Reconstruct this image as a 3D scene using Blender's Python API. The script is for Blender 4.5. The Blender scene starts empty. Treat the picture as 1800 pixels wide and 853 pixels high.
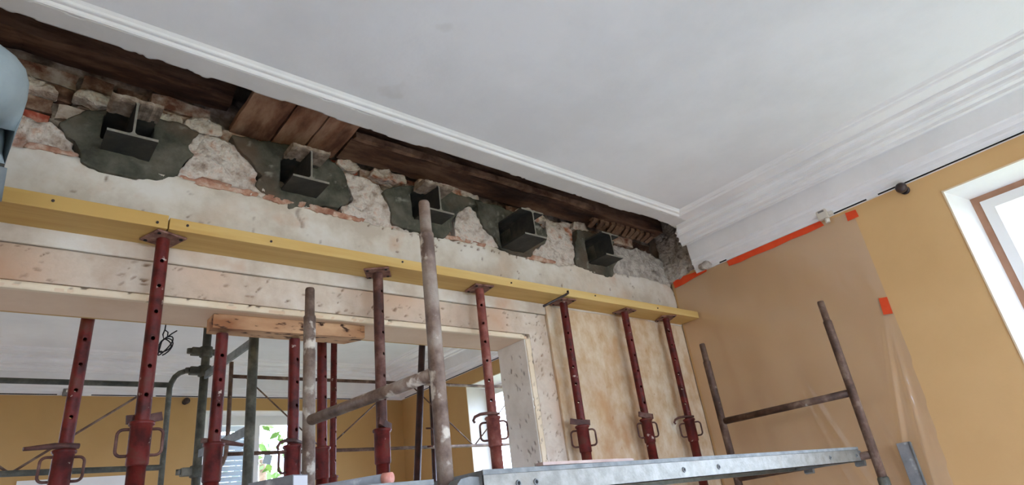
import bpy, bmesh, math, random
import numpy as np
from mathutils import Vector, Matrix, noise as mnoise

# ------------------------------------------------------------------ camera, sky, exposure
scene = bpy.context.scene
COL = scene.collection
random.seed(7)
PI = math.pi

cam_data = bpy.data.cameras.new('camera')
cam_data.sensor_width = 36.0
cam_data.lens = 1072.43 / 1800 * 36.0
cam_data.clip_start = 0.02
cam = bpy.data.objects.new('camera', cam_data)
COL.objects.link(cam)
YAW, PITCH, ROLL = -0.749265, 1.992146, -0.140586
cam.matrix_world = (Matrix.Translation((-3.464, -2.2, 1.6)) @ Matrix.Rotation(YAW, 4, 'Z')
                    @ Matrix.Rotation(PITCH, 4, 'X') @ Matrix.Rotation(ROLL, 4, 'Z'))
scene.camera = cam

world = bpy.data.worlds.new('overcast_sky')
scene.world = world
world.use_nodes = True
wn = world.node_tree
bg = wn.nodes['Background']
bg.inputs['Color'].default_value = (0.80, 0.92, 1.24, 1)
bg.inputs['Strength'].default_value = 9.0

scene.view_settings.view_transform = 'Standard'
scene.view_settings.look = 'None'
scene.view_settings.gamma = 1.0
scene.view_settings.use_curve_mapping = False
scene.view_settings.exposure = 0.86
scene.cycles.use_denoising = True
scene.cycles.max_bounces = 10
scene.cycles.diffuse_bounces = 8
scene.cycles.transparent_max_bounces = 16
scene.cycles.sample_clamp_indirect = 8.0


# window light portals: one per opening, they only steer the sampling of the sky
def portal(name, loc, direction, sx, sy):
    d = bpy.data.lights.new(name, 'AREA')
    d.shape = 'RECTANGLE'
    d.size, d.size_y = sx, sy
    d.cycles.is_portal = True
    o = bpy.data.objects.new(name, d)
    COL.objects.link(o)
    o.location = loc
    o.rotation_euler = Vector(direction).to_track_quat('-Z', 'Z').to_euler()
    return o


# ------------------------------------------------------------------ helpers
def srgb(r, g, b):
    f = lambda c: (c / 12.92) if c <= 0.04045 else ((c + 0.055) / 1.055) ** 2.4
    return (f(r / 255), f(g / 255), f(b / 255), 1.0)


def M(name, ramp, scale=8.0, rough=0.8, bump=0.0, bscale=40.0, metal=0.0, wear=None, stain=None,
      stretch=(1, 1, 1), detail=6.0, rand=0.0, spec=0.3, bdist=0.01):
    """ramp: list of (pos, linear colour). wear: colour revealed by the mesh attribute 'wear'.
    stain: (colour, scale, lo, hi)."""
    m = bpy.data.materials.new(name)
    m.use_nodes = True
    nt = m.node_tree
    N, L = nt.nodes, nt.links
    bs = N['Principled BSDF']
    bs.inputs['Roughness'].default_value = rough
    bs.inputs['Metallic'].default_value = metal
    bs.inputs['Specular IOR Level'].default_value = spec
    tc = N.new('ShaderNodeTexCoord')
    mp = N.new('ShaderNodeMapping')
    mp.inputs['Scale'].default_value = stretch
    L.new(tc.outputs['Object'], mp.inputs['Vector'])
    vec = mp.outputs['Vector']
    if rand:
        oi = N.new('ShaderNodeObjectInfo')
        vm = N.new('ShaderNodeVectorMath')
        vm.operation = 'MULTIPLY_ADD'
        sc = N.new('ShaderNodeMath'); sc.operation = 'MULTIPLY'
        sc.inputs[1].default_value = 37.0
        L.new(oi.outputs['Random'], sc.inputs[0])
        vm.operation = 'ADD'
        L.new(vec, vm.inputs[0]); L.new(sc.outputs[0], vm.inputs[1])
        vec = vm.outputs[0]
    if len(ramp) == 1:
        rgb = N.new('ShaderNodeRGB'); rgb.outputs[0].default_value = ramp[0][1]
        col = rgb.outputs[0]
    else:
        nz = N.new('ShaderNodeTexNoise')
        nz.inputs['Scale'].default_value = scale
        nz.inputs['Detail'].default_value = detail
        nz.inputs['Roughness'].default_value = 0.62
        L.new(vec, nz.inputs['Vector'])
        cr = N.new('ShaderNodeValToRGB')
        e = cr.color_ramp.elements
        while len(e) < len(ramp):
            e.new(0.5)
        for k, (p, c) in enumerate(ramp):
            e[k].position = 0.5 + (p - 0.5) * 0.66; e[k].color = c
        L.new(nz.outputs['Fac'], cr.inputs['Fac'])
        col = cr.outputs['Color']
    if stain:
        for (sc_col, s_scale, lo, hi) in (stain if isinstance(stain, list) else [stain]):
            n2 = N.new('ShaderNodeTexNoise')
            n2.inputs['Scale'].default_value = s_scale
            n2.inputs['Detail'].default_value = 5.0
            L.new(vec, n2.inputs['Vector'])
            mr = N.new('ShaderNodeMapRange')
            mr.inputs['From Min'].default_value = lo; mr.inputs['From Max'].default_value = hi
            L.new(n2.outputs['Fac'], mr.inputs['Value'])
            mx = N.new('ShaderNodeMix'); mx.data_type = 'RGBA'
            L.new(mr.outputs['Result'], mx.inputs['Factor'])
            L.new(col, mx.inputs[6]); mx.inputs[7].default_value = sc_col
            col = mx.outputs[2]
    if wear:
        at = N.new('ShaderNodeAttribute'); at.attribute_name = 'wear'
        mx = N.new('ShaderNodeMix'); mx.data_type = 'RGBA'
        L.new(at.outputs['Fac'], mx.inputs['Factor'])
        L.new(col, mx.inputs[6]); mx.inputs[7].default_value = wear
        col = mx.outputs[2]
    if rand:
        hs = N.new('ShaderNodeHueSaturation')
        mr = N.new('ShaderNodeMapRange')
        mr.inputs['To Min'].default_value = 1 - rand; mr.inputs['To Max'].default_value = 1 + rand
        L.new(oi.outputs['Random'], mr.inputs['Value'])
        L.new(mr.outputs['Result'], hs.inputs['Value'])
        L.new(col, hs.inputs['Color'])
        col = hs.outputs['Color']
    L.new(col, bs.inputs['Base Color'])
    if bump:
        nb = N.new('ShaderNodeTexNoise')
        nb.inputs['Scale'].default_value = bscale
        nb.inputs['Detail'].default_value = 6.0
        L.new(vec, nb.inputs['Vector'])
        bp = N.new('ShaderNodeBump')
        bp.inputs['Strength'].default_value = bump
        bp.inputs['Distance'].default_value = bdist
        L.new(nb.outputs['Fac'], bp.inputs['Height'])
        L.new(bp.outputs['Normal'], bs.inputs['Normal'])
    return m


def link(name, mesh, mat=None, parent=None):
    o = bpy.data.objects.new(name, mesh)
    COL.objects.link(o)
    if mat is not None and not mesh.materials:
        for mm in (mat if isinstance(mat, (list, tuple)) else [mat]):
            mesh.materials.append(mm)
    if parent is not None:
        o.parent = parent
    return o


def obj(name, bm, mat, parent=None, smooth=False, normals=True):
    me = bpy.data.meshes.new(name)
    if normals:
        bmesh.ops.recalc_face_normals(bm, faces=bm.faces)
    bm.to_mesh(me); bm.free()
    if smooth:
        me.polygons.foreach_set('use_smooth', [True] * len(me.polygons))
    return link(name, me, mat, parent)


def tag(o, label, cat, group=None):
    o['label'] = label; o['category'] = cat
    if group:
        o['group'] = group
    return o


def struct(o):
    o['kind'] = 'structure'
    return o


def thing(name, label, cat, loc=(0, 0, 0), group=None):
    o = bpy.data.objects.new(name, None)
    COL.objects.link(o)
    o.location = loc
    o.empty_display_size = 0.1
    return tag(o, label, cat, group)


def box(bm, lo, hi, bevel=0.0, mi=0):
    x0, y0, z0 = lo; x1, y1, z1 = hi
    vs = [bm.verts.new(p) for p in ((x0, y0, z0), (x1, y0, z0), (x1, y1, z0), (x0, y1, z0),
                                    (x0, y0, z1), (x1, y0, z1), (x1, y1, z1), (x0, y1, z1))]
    fs = [bm.faces.new([vs[i] for i in f]) for f in ((0, 3, 2, 1), (4, 5, 6, 7), (0, 1, 5, 4),
                                                     (1, 2, 6, 5), (2, 3, 7, 6), (3, 0, 4, 7))]
    for f in fs:
        f.material_index = mi
    if bevel:
        es = list({e for f in fs for e in f.edges})
        bmesh.ops.bevel(bm, geom=es, offset=bevel, segments=2, affect='EDGES', profile=0.6)
    return vs


def boxo(name, lo, hi, mat, parent=None, bevel=0.0):
    bm = bmesh.new(); box(bm, lo, hi, bevel)
    return obj(name, bm, mat, parent)


def sweep(bm, pts, r, seg=12, closed=False, cap=True, flat=None):
    """tube along a polyline; r a number or a list; flat=(a,b) half sizes gives a flat bar."""
    P = [Vector(p) for p in pts]
    n = len(P)
    R = r if isinstance(r, (list, tuple)) else [r] * n
    tang = []
    for i in range(n):
        a = P[(i - 1) % n] if (closed or i > 0) else P[i]
        b = P[(i + 1) % n] if (closed or i < n - 1) else P[i]
        tang.append((b - a).normalized())
    up = Vector((0, 0, 1)) if abs(tang[0].z) < 0.9 else Vector((1, 0, 0))
    s = tang[0].cross(up).normalized()
    rings = []
    for i in range(n):
        t = tang[i]
        s = (s - t * s.dot(t)).normalized()
        u = s.cross(t).normalized()
        ring = []
        for k in range(seg):
            a = 2 * PI * k / seg
            if flat:
                kk = [(1, 1), (-1, 1), (-1, -1), (1, -1)][k % 4]
                ring.append(bm.verts.new(P[i] + s * flat[0] * kk[0] + u * flat[1] * kk[1]))
            else:
                ring.append(bm.verts.new(P[i] + (s * math.cos(a) + u * math.sin(a)) * R[i]))
        rings.append(ring)
    m = n if closed else n - 1
    for i in range(m):
        A, B = rings[i], rings[(i + 1) % n]
        for k in range(seg):
            f = bm.faces.new((A[k], A[(k + 1) % seg], B[(k + 1) % seg], B[k]))
            f.smooth = flat is None
    if cap and not closed:
        bm.faces.new(rings[0][::-1]); bm.faces.new(rings[-1])
    return rings


def tube(name, pts, r, mat, parent=None, seg=12, closed=False, flat=None):
    bm = bmesh.new()
    sweep(bm, pts, r, 4 if flat else seg, closed, True, flat)
    return obj(name, bm, mat, parent)


def lathe(bm, prof, seg=20, at=(0, 0, 0), caps=True):
    rings = []
    for (r, z) in prof:
        rings.append([bm.verts.new((at[0] + r * math.cos(2 * PI * k / seg), at[1] + r * math.sin(2 * PI * k / seg), at[2] + z))
                      for k in range(seg)])
    for A, B in zip(rings, rings[1:]):
        for k in range(seg):
            f = bm.faces.new((A[k], A[(k + 1) % seg], B[(k + 1) % seg], B[k])); f.smooth = True
    if caps:
        bm.faces.new(rings[0][::-1]); bm.faces.new(rings[-1])


# value noise on numpy arrays ------------------------------------------------
def vnoise(u, v, seed=0):
    iu = np.floor(u).astype(np.int64); iv = np.floor(v).astype(np.int64)
    fu, fv = u - iu, v - iv
    fu = fu * fu * (3 - 2 * fu); fv = fv * fv * (3 - 2 * fv)

    def hsh(a, b):
        h = (a * 374761393 + b * 668265263 + seed * 1442695041) & 0xFFFFFFFF
        h = ((h ^ (h >> 13)) * 1274126177) & 0xFFFFFFFF
        return ((h ^ (h >> 16)) & 0xFFFF) / 65535.0
    a = hsh(iu, iv); b = hsh(iu + 1, iv); c = hsh(iu, iv + 1); d = hsh(iu + 1, iv + 1)
    return (a * (1 - fu) + b * fu) * (1 - fv) + (c * (1 - fu) + d * fu) * fv


def fbm(u, v, scale, seed=0, octv=4):
    t = np.zeros_like(u); amp = 0.5; s = scale
    for k in range(octv):
        t += amp * vnoise(u * s, v * s, seed + k * 17); amp *= 0.5; s *= 2.1
    return t - 0.47


def inside(poly, u, v):
    res = np.zeros(u.shape, bool)
    n = len(poly); j = n - 1
    for i in range(n):
        xi, yi = poly[i]; xj, yj = poly[j]
        cond = ((yi > v) != (yj > v))
        with np.errstate(divide='ignore', invalid='ignore'):
            xx = (xj - xi) * (v - yi) / ((yj - yi) if yj != yi else 1e-9) + xi
        res ^= cond & (u < xx)
        j = i
    return res


def sheet(name, poly, to3, cell, mat, parent=None, wfun=None, depth=0.02, holes=(), ragged=0.0, seed=1,
          rag_scale=25.0, wear=None, smooth_it=2, rag_above=None):
    """relief slab cut out of a fine grid: poly in (u,v); to3(u,v,w) maps to world, w = height towards the room."""
    us = [p[0] for p in poly]; vs = [p[1] for p in poly]
    pad = ragged * 2 + cell
    u0, u1, v0, v1 = min(us) - pad, max(us) + pad, min(vs) - pad, max(vs) + pad
    nu, nv = int((u1 - u0) / cell) + 2, int((v1 - v0) / cell) + 2
    gu, gv = np.meshgrid(u0 + np.arange(nu) * cell, v0 + np.arange(nv) * cell, indexing='ij')
    cu, cv = gu[:-1, :-1] + cell / 2, gv[:-1, :-1] + cell / 2
    if ragged:
        rg = ragged * 2 if rag_above is None else ragged * 2 * (cv > rag_above)
        pu = cu + rg * fbm(cu, cv, rag_scale, seed + 5)
        pv = cv + rg * fbm(cu, cv, rag_scale, seed + 9)
    else:
        pu, pv = cu, cv
    mask = inside(poly, pu, pv)
    for (a, b, c, d) in holes:
        mask &= ~((cu > a) & (cu < b) & (cv > c) & (cv < d))
    ii, jj = np.nonzero(mask)
    idx = lambda i, j: i * nv + j
    quads = np.stack([idx(ii, jj), idx(ii + 1, jj), idx(ii + 1, jj + 1), idx(ii, jj + 1)], 1)
    used = np.unique(quads)
    remap = -np.ones(nu * nv, np.int64); remap[used] = np.arange(len(used))
    quads = remap[quads]
    U, V = gu.ravel()[used].copy(), gv.ravel()[used].copy()
    # boundary edges
    E = np.concatenate([quads[:, [0, 1]], quads[:, [1, 2]], quads[:, [2, 3]], quads[:, [3, 0]]])
    Es = np.sort(E, 1)
    key = Es[:, 0] * len(used) + Es[:, 1]
    uq, first, cnt = np.unique(key, return_index=True, return_counts=True)
    be = E[first[cnt == 1]]
    for _ in range(smooth_it):
        su = np.zeros(len(used)); sv = np.zeros(len(used)); k = np.zeros(len(used))
        for a, b in ((0, 1), (1, 0)):
            np.add.at(su, be[:, a], U[be[:, b]]); np.add.at(sv, be[:, a], V[be[:, b]]); np.add.at(k, be[:, a], 1)
        q = k > 0
        U[q] = 0.5 * U[q] + 0.5 * su[q] / k[q]; V[q] = 0.5 * V[q] + 0.5 * sv[q] / k[q]
    W = wfun(U, V) if wfun else np.zeros(len(U))
    bset = np.unique(be)
    Wf = np.array(W)
    X = np.stack(to3(U, V, Wf), 1)
    bk = -np.ones(len(used), np.int64); bk[bset] = np.arange(len(bset)) + len(used)
    Xb = np.stack(to3(U[bset], V[bset], np.full(len(bset), -(depth or 0))), 1)
    verts = np.concatenate([X, Xb])
    skirt = np.stack([be[:, 1], be[:, 0], bk[be[:, 0]], bk[be[:, 1]]], 1)
    faces = quads if depth is None else np.concatenate([quads, skirt])
    me = bpy.data.meshes.new(name)
    me.vertices.add(len(verts)); me.vertices.foreach_set('co', verts.ravel().astype(np.float32))
    me.loops.add(faces.size); me.loops.foreach_set('vertex_index', faces.ravel().astype(np.int32))
    me.polygons.add(len(faces))
    me.polygons.foreach_set('loop_start', (np.arange(len(faces)) * 4).astype(np.int32))
    sm = np.zeros(len(faces), bool); sm[:len(quads)] = True
    me.polygons.foreach_set('use_smooth', sm)
    me.update(calc_edges=True)
    me.validate()
    if wear is not None:
        at = me.attributes.new('wear', 'FLOAT', 'POINT')
        vals = np.zeros(len(verts), np.float32)
        vals[:len(used)] = np.clip(wear(U, V), 0, 1)
        at.data.foreach_set('value', vals)
    return link(name, me, mat, parent)


WALL_Y = lambda u, v, w: (u, -w, v)           # u=x, v=z on the wall y=0, w towards the camera
WALL_X = lambda u, v, w: (-w, u, v)           # u=y, v=z on the wall x=0, w towards the room
CEIL_Z = lambda u, v, w: (u, v, 3.11 - w)     # u=x, v=y


def nick_field(nicks):
    def fn(u, v):
        t = np.zeros_like(u)
        for (a, b, lx, lz, ang, d) in nicks:
            m = (abs(u - a) < 0.05) & (abs(v - b) < 0.05)
            if not m.any():
                continue
            du, dv = u[m] - a, v[m] - b
            c, s = math.cos(ang), math.sin(ang)
            p, q = du * c + dv * s, -du * s + dv * c
            t[m] = np.maximum(t[m], d * np.clip(1.3 - (p / lx) ** 2 - (q / lz) ** 2, 0, 1))
        return t
    return fn


def make_nicks(n, ubox, rnd, size=(0.005, 0.012), ang=(1.0, 2.1), inside_fn=None):
    out = []
    while len(out) < n:
        a, b = rnd.uniform(ubox[0], ubox[1]), rnd.uniform(ubox[2], ubox[3])
        if inside_fn and not inside_fn(a, b):
            continue
        l = rnd.uniform(*size)
        out.append((a, b, l, l * rnd.uniform(0.22, 0.42), rnd.uniform(*ang), rnd.uniform(0.4, 1.0)))
    return out


# ------------------------------------------------------------------ materials
m_ceil = M('ceiling_paint', [(0.35, srgb(222, 223, 224)), (0.65, srgb(232, 233, 234))], 1.3, 0.85, 0.05, 60,
           stain=(srgb(196, 192, 184), 2.2, 0.68, 0.8))
m_white = M('cornice_paint', [(0.3, srgb(228, 228, 228)), (0.7, srgb(238, 238, 238))], 3, 0.75, 0.04, 80)
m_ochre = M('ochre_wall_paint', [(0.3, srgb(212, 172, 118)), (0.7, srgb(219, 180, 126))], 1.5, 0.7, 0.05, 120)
m_plaster = M('old_white_plaster', [(0.3, srgb(193, 179, 161)), (0.5, srgb(210, 199, 183)), (0.7, srgb(219, 211, 199))], 5, 0.9,
              0.25, 45, wear=srgb(120, 96, 80), stain=[(srgb(205, 178, 152), 2.4, 0.52, 0.72), (srgb(196, 160, 132), 5.5, 0.62, 0.8)])
m_lintel = M('lintel_plaster', [(0.3, srgb(190, 168, 146)), (0.55, srgb(209, 193, 174)), (0.72, srgb(217, 205, 189))], 6, 0.9,
             0.3, 50, wear=srgb(128, 100, 78), stain=[(srgb(198, 160, 130), 3.0, 0.5, 0.72)])
m_bead = M('edge_strip_plaster', [(0.3, srgb(222, 200, 168)), (0.7, srgb(232, 214, 186))], 5, 0.85, 0.1, 60,
           wear=srgb(120, 96, 80))
m_soffit = M('soffit_plaster', [(0.3, srgb(214, 184, 152)), (0.7, srgb(224, 197, 167))], 3, 0.85, 0.12, 50)
m_jamb = M('jamb_grey_plaster', [(0.3, srgb(216, 208, 194)), (0.6, srgb(230, 224, 212))], 5, 0.9, 0.25, 45,
           wear=srgb(112, 96, 78))
m_stained = M('stained_plaster', [(0.2, srgb(190, 154, 114)), (0.42, srgb(204, 177, 143)), (0.6, srgb(214, 194, 165)),
                                  (0.85, srgb(224, 209, 187))], 11, 0.9, 0.35, 40, wear=srgb(170, 118, 70), detail=9,
              stretch=(1.15, 1, 0.8), stain=[(srgb(196, 154, 108), 4.5, 0.54, 0.74), (srgb(160, 114, 72), 38, 0.68, 0.78)])
m_core = M('wall_core', [(0.3, srgb(120, 104, 88)), (0.7, srgb(160, 144, 126))], 12, 0.95, 0.5, 30)
m_mortarbed = M('lime_mortar', [(0.3, srgb(96, 80, 68)), (0.5, srgb(140, 122, 106)), (0.7, srgb(178, 162, 146))], 14, 0.95, 0.6, 60)
m_residue = M('mortar_residue', [(0.12, srgb(116, 94, 80)), (0.32, srgb(186, 166, 150)), (0.55, srgb(220, 208, 196)),
                                 (0.85, srgb(208, 168, 144))], 20, 0.95, 0.9, 60, detail=9, bdist=.02, wear=srgb(176, 108, 72))
m_residue_grey = M('grey_rubble', [(0.14, srgb(110, 100, 90)), (0.38, srgb(172, 162, 152)), (0.65, srgb(206, 198, 188))], 20, 0.95, 0.9, 60, detail=9, bdist=.02,
                   wear=srgb(122, 110, 100))
m_dark = M('damp_cement_mortar', [(0.3, srgb(62, 60, 50)), (0.5, srgb(84, 82, 70)), (0.7, srgb(104, 98, 86))], 9, 0.85, 0.5, 60,
           wear=srgb(150, 144, 132), stain=(srgb(98, 78, 62), 3.0, 0.52, 0.68))
m_brick_red = M('red_brick', [(0.3, srgb(138, 60, 46)), (0.5, srgb(168, 84, 64)), (0.75, srgb(196, 146, 124))], 18, 0.92, 0.5, 70, rand=0.12)
m_sliver = M('chipped_brick', [(0.25, srgb(148, 98, 78)), (0.5, srgb(182, 138, 115)), (0.75, srgb(206, 183, 165))], 22, 0.92, 0.5, 70, rand=0.1)
m_brick_smear = M('mortar_smeared_brick', [(0.3, srgb(120, 74, 56)), (0.44, srgb(160, 128, 108)), (0.6, srgb(194, 176, 160)),
                                           (0.8, srgb(210, 196, 182))], 12, 0.95, 0.7, 60, rand=0.2)
m_brick_brown = M('sooty_brick', [(0.3, srgb(78, 52, 40)), (0.5, srgb(120, 88, 70)), (0.7, srgb(164, 142, 124))], 11, 0.95, 0.7, 60, rand=0.22)
m_brick_orange = M('orange_brick', [(0.3, srgb(172, 108, 64)), (0.6, srgb(198, 136, 84)), (0.8, srgb(206, 176, 146))], 14, 0.92, 0.5, 70, rand=0.1)
m_timber_dark = M('old_dark_timber', [(0.3, srgb(48, 32, 24)), (0.5, srgb(82, 56, 42)), (0.7, srgb(122, 92, 72))], 9, 0.9, 0.6, 40,
                  stretch=(0.25, 1, 1))
m_timber_red = M('old_plank', [(0.3, srgb(92, 58, 42)), (0.5, srgb(138, 98, 74)), (0.7, srgb(166, 132, 106))], 10, 0.9, 0.5, 40,
                 stretch=(1, 0.3, 1), rand=0.15, stain=(srgb(70, 44, 34), 7, 0.58, 0.7))
m_lath = M('broken_lath', [(0.3, srgb(84, 58, 44)), (0.7, srgb(140, 110, 88))], 12, 0.9, 0.4, 60)
m_board = M('yellow_formwork_board', [(0.3, srgb(190, 151, 82)), (0.5, srgb(202, 166, 98)), (0.7, srgb(212, 181, 116))], 7, 0.55, 0.08, 60,
            stretch=(0.12, 1.5, 1.5), spec=0.35)
m_block = M('old_timber_block', [(0.3, srgb(186, 140, 98)), (0.6, srgb(210, 170, 130))], 8, 0.8, 0.3, 50, stretch=(0.4, 1, 1),
            stain=[(srgb(150, 100, 66), 6, 0.5, 0.7), (srgb(66, 40, 26), 48, 0.57, 0.64)])
m_red = M('red_prop_paint', [(0.3, srgb(66, 22, 18)), (0.55, srgb(104, 33, 27)), (0.72, srgb(94, 50, 40))], 14, 0.5, 0.12, 90, rand=0.12, spec=0.28,
          stain=(srgb(196, 176, 164), 30, 0.68, 0.74))
m_rust = M('rust_brown_steel', [(0.3, srgb(62, 36, 29)), (0.55, srgb(90, 54, 44)), (0.75, srgb(116, 84, 72))], 16, 0.65, 0.15, 90, rand=0.12, spec=0.4)
m_redbrown = M('worn_red_steel', [(0.3, srgb(98, 42, 34)), (0.55, srgb(132, 70, 58)), (0.75, srgb(150, 104, 90))], 16, 0.6, 0.12, 90, rand=0.1, spec=0.4)
m_plate = M('rusty_head_plate', [(0.3, srgb(96, 62, 52)), (0.6, srgb(142, 104, 90)), (0.8, srgb(170, 140, 124))], 22, 0.7, 0.15, 90)
m_darkprop = M('dark_prop_paint', [(0.3, srgb(40, 24, 22)), (0.7, srgb(70, 42, 38))], 12, 0.55, 0.1, 80)
m_scaff = M('weathered_scaffold_tube', [(0.3, srgb(92, 72, 60)), (0.5, srgb(128, 108, 94)), (0.68, srgb(150, 136, 122))], 11, 0.6, 0.2, 90,
            metal=0.1, rand=0.08, spec=0.4, stain=(srgb(206, 196, 180), 20, 0.58, 0.66))
m_scaff_rust = M('brown_scaffold_tube', [(0.3, srgb(72, 52, 42)), (0.55, srgb(104, 80, 66)), (0.72, srgb(134, 112, 96))], 12, 0.6, 0.2, 90,
                 metal=0.1, rand=0.08, spec=0.4, stain=(srgb(176, 168, 152), 18, 0.66, 0.74))
m_scaff_green = M('grey_green_scaffold_tube', [(0.3, srgb(62, 62, 54)), (0.55, srgb(88, 88, 78)), (0.75, srgb(120, 118, 106))], 12, 0.6, 0.2, 90,
                  metal=0.15, rand=0.08, spec=0.4)
m_galv = M('galvanised_steel', [(0.3, srgb(122, 120, 112)), (0.5, srgb(133, 132, 124)), (0.7, srgb(144, 143, 135))], 26, 0.42, 0.08, 120, metal=0.55,
           stain=(srgb(132, 128, 118), 9, 0.58, 0.75))
m_galv_edge = M('galvanised_dull', [(0.3, srgb(112, 116, 116)), (0.7, srgb(140, 144, 142))], 20, 0.6, 0.1, 90, metal=0.3)
m_steel = M('primed_beam_steel', [(0.3, srgb(44, 44, 42)), (0.6, srgb(62, 60, 56)), (0.8, srgb(80, 74, 66))], 10, 0.7, 0.15, 60)
m_cut = M('sawn_steel_end', [(0.3, srgb(120, 114, 104)), (0.7, srgb(150, 144, 132))], 24, 0.55, 0.1, 90, metal=0.2)
m_black = M('flat_black', [(0.5, srgb(14, 14, 15))], rough=0.6)
m_tape = M('orange_tape', [(0.3, srgb(226, 74, 34)), (0.7, srgb(234, 86, 44))], 12, 0.6)
m_brown_seal = M('brown_window_seal', [(0.3, srgb(164, 124, 100)), (0.7, srgb(176, 136, 112))], 10, 0.8)
m_sash = M('white_sash_paint', [(0.5, srgb(236, 236, 234))], rough=0.4, spec=0.5)
m_reveal = M('white_reveal_paint', [(0.3, srgb(234, 232, 228)), (0.7, srgb(240, 239, 236))], 3, 0.5, 0.05, 60)
m_cable = M('black_cable', [(0.5, srgb(20, 22, 32))], rough=0.5)
m_plastic = M('white_plastic', [(0.5, srgb(214, 208, 196))], rough=0.45)
m_grey_plastic = M('grey_plastic', [(0.5, srgb(120, 118, 116))], rough=0.45)
m_knob = M('dark_bronze', [(0.3, srgb(52, 44, 44)), (0.7, srgb(84, 74, 72))], 20, 0.35, 0.05, 60, metal=0.5)
m_floor = M('dusty_floor', [(0.3, srgb(198, 201, 208)), (0.7, srgb(214, 217, 222))], 3, 0.8)
m_ground = M('garden_ground', [(0.3, srgb(92, 104, 66)), (0.7, srgb(132, 132, 100))], 1.5, 0.95)
m_leaf = M('leaf_green', [(0.3, srgb(70, 104, 46)), (0.7, srgb(120, 150, 80))], 3, 0.6, rand=0.1)
m_bark = M('bark', [(0.3, srgb(84, 66, 50)), (0.7, srgb(120, 100, 80))], 10, 0.9, 0.4, 30)
m_shutter = M('shaded_shutter_paint', [(0.5, srgb(160, 170, 180))], rough=0.5)  # white shutter toned down to blue-grey, its shade put into the colour
m_pink = M('pink_end_cap', [(0.4, srgb(226, 150, 132)), (0.7, srgb(238, 176, 160))], 30, 0.6)
m_greyboard = M('grey_board', [(0.3, srgb(120, 122, 124)), (0.7, srgb(146, 148, 150))], 10, 0.6, stain=(srgb(190, 190, 190), 14, 0.6, 0.7))
m_label = M('white_label', [(0.5, srgb(225, 225, 226))], rough=0.5)
m_blue = M('blue_plastic', [(0.5, srgb(130, 165, 205))], rough=0.5)
m_skin = M('skin', [(0.4, srgb(196, 128, 98)), (0.7, srgb(206, 140, 110))], 6, 0.55)
m_shirt = M('grey_blue_shirt', [(0.3, srgb(136, 148, 150)), (0.7, srgb(152, 162, 164))], 5, 0.9, 0.1, 120)
m_trousers = M('dark_trousers', [(0.3, srgb(44, 44, 54)), (0.7, srgb(60, 60, 70))], 6, 0.9, 0.1, 100)
m_shoe = M('work_shoe', [(0.5, srgb(48, 40, 34))], rough=0.7)
m_hair = M('dark_hair', [(0.3, srgb(38, 28, 22)), (0.7, srgb(58, 44, 34))], 20, 0.6)


def glass_mat():
    m = bpy.data.materials.new('window_glass')
    m.use_nodes = True
    N, L = m.node_tree.nodes, m.node_tree.links
    N.remove(N['Principled BSDF'])
    tr = N.new('ShaderNodeBsdfTransparent'); tr.inputs['Color'].default_value = (0.95, 0.97, 0.97, 1)
    gl = N.new('ShaderNodeBsdfGlossy'); gl.inputs['Roughness'].default_value = 0.02
    mx = N.new('ShaderNodeMixShader'); mx.inputs[0].default_value = 0.06
    L.new(tr.outputs[0], mx.inputs[1]); L.new(gl.outputs[0], mx.inputs[2])
    L.new(mx.outputs[0], N['Material Output'].inputs['Surface'])
    return m


def film_mat():
    m = bpy.data.materials.new('clear_plastic_film')
    m.use_nodes = True
    N, L = m.node_tree.nodes, m.node_tree.links
    N.remove(N['Principled BSDF'])
    tr = N.new('ShaderNodeBsdfTransparent'); tr.inputs['Color'].default_value = (0.97, 0.96, 0.96, 1)
    gl = N.new('ShaderNodeBsdfGlossy'); gl.inputs['Roughness'].default_value = 0.2
    df = N.new('ShaderNodeBsdfDiffuse'); df.inputs['Color'].default_value = (0.8, 0.76, 0.74, 1)
    a = N.new('ShaderNodeMixShader'); a.inputs[0].default_value = 0.10
    b = N.new('ShaderNodeMixShader'); b.inputs[0].default_value = 0.13
    L.new(tr.outputs[0], a.inputs[1]); L.new(df.outputs[0], a.inputs[2])
    L.new(a.outputs[0], b.inputs[1]); L.new(gl.outputs[0], b.inputs[2])
    L.new(b.outputs[0], N['Material Output'].inputs['Surface'])
    return m


m_glass = glass_mat()
m_film = film_mat()

m_ochre_rear = M('ochre_wall_paint_shaded', [(0.3, srgb(186, 148, 94)), (0.7, srgb(193, 156, 102))], 1.5, 0.7, 0.05, 120)  # front-room ochre darkened, the next room's shade put into the colour

# ------------------------------------------------------------------ room shell
XL, YN, YB = -6.2, -5.6, 3.6          # left wall, wall behind the camera, far wall of the next room
ZC, ZB = 3.135, 3.11                  # ceiling, flat band beside the moulding
OPL, OPR, OPZ = -4.7, -1.423, 2.41    # opening between the rooms
T = 0.22                              # thickness of the wall between the rooms

struct(boxo('floor', (XL - .3, YN - .3, -0.1), (0.3, YB + .3, 0.0), m_floor))
struct(boxo('ground', (-30, -35, -0.75), (30, 35, -0.6), m_ground))

# front ceiling stops at the moulding next to the broken-out wall; the next room has its own
struct(boxo('ceiling', (XL, YN, ZC), (-0.471, -0.471, ZC + .04), m_ceil))
struct(boxo('ceiling_rear', (XL, 0.471 + T, ZC), (-0.471, YB - 0.471, ZC + .04), m_ceil))


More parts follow.
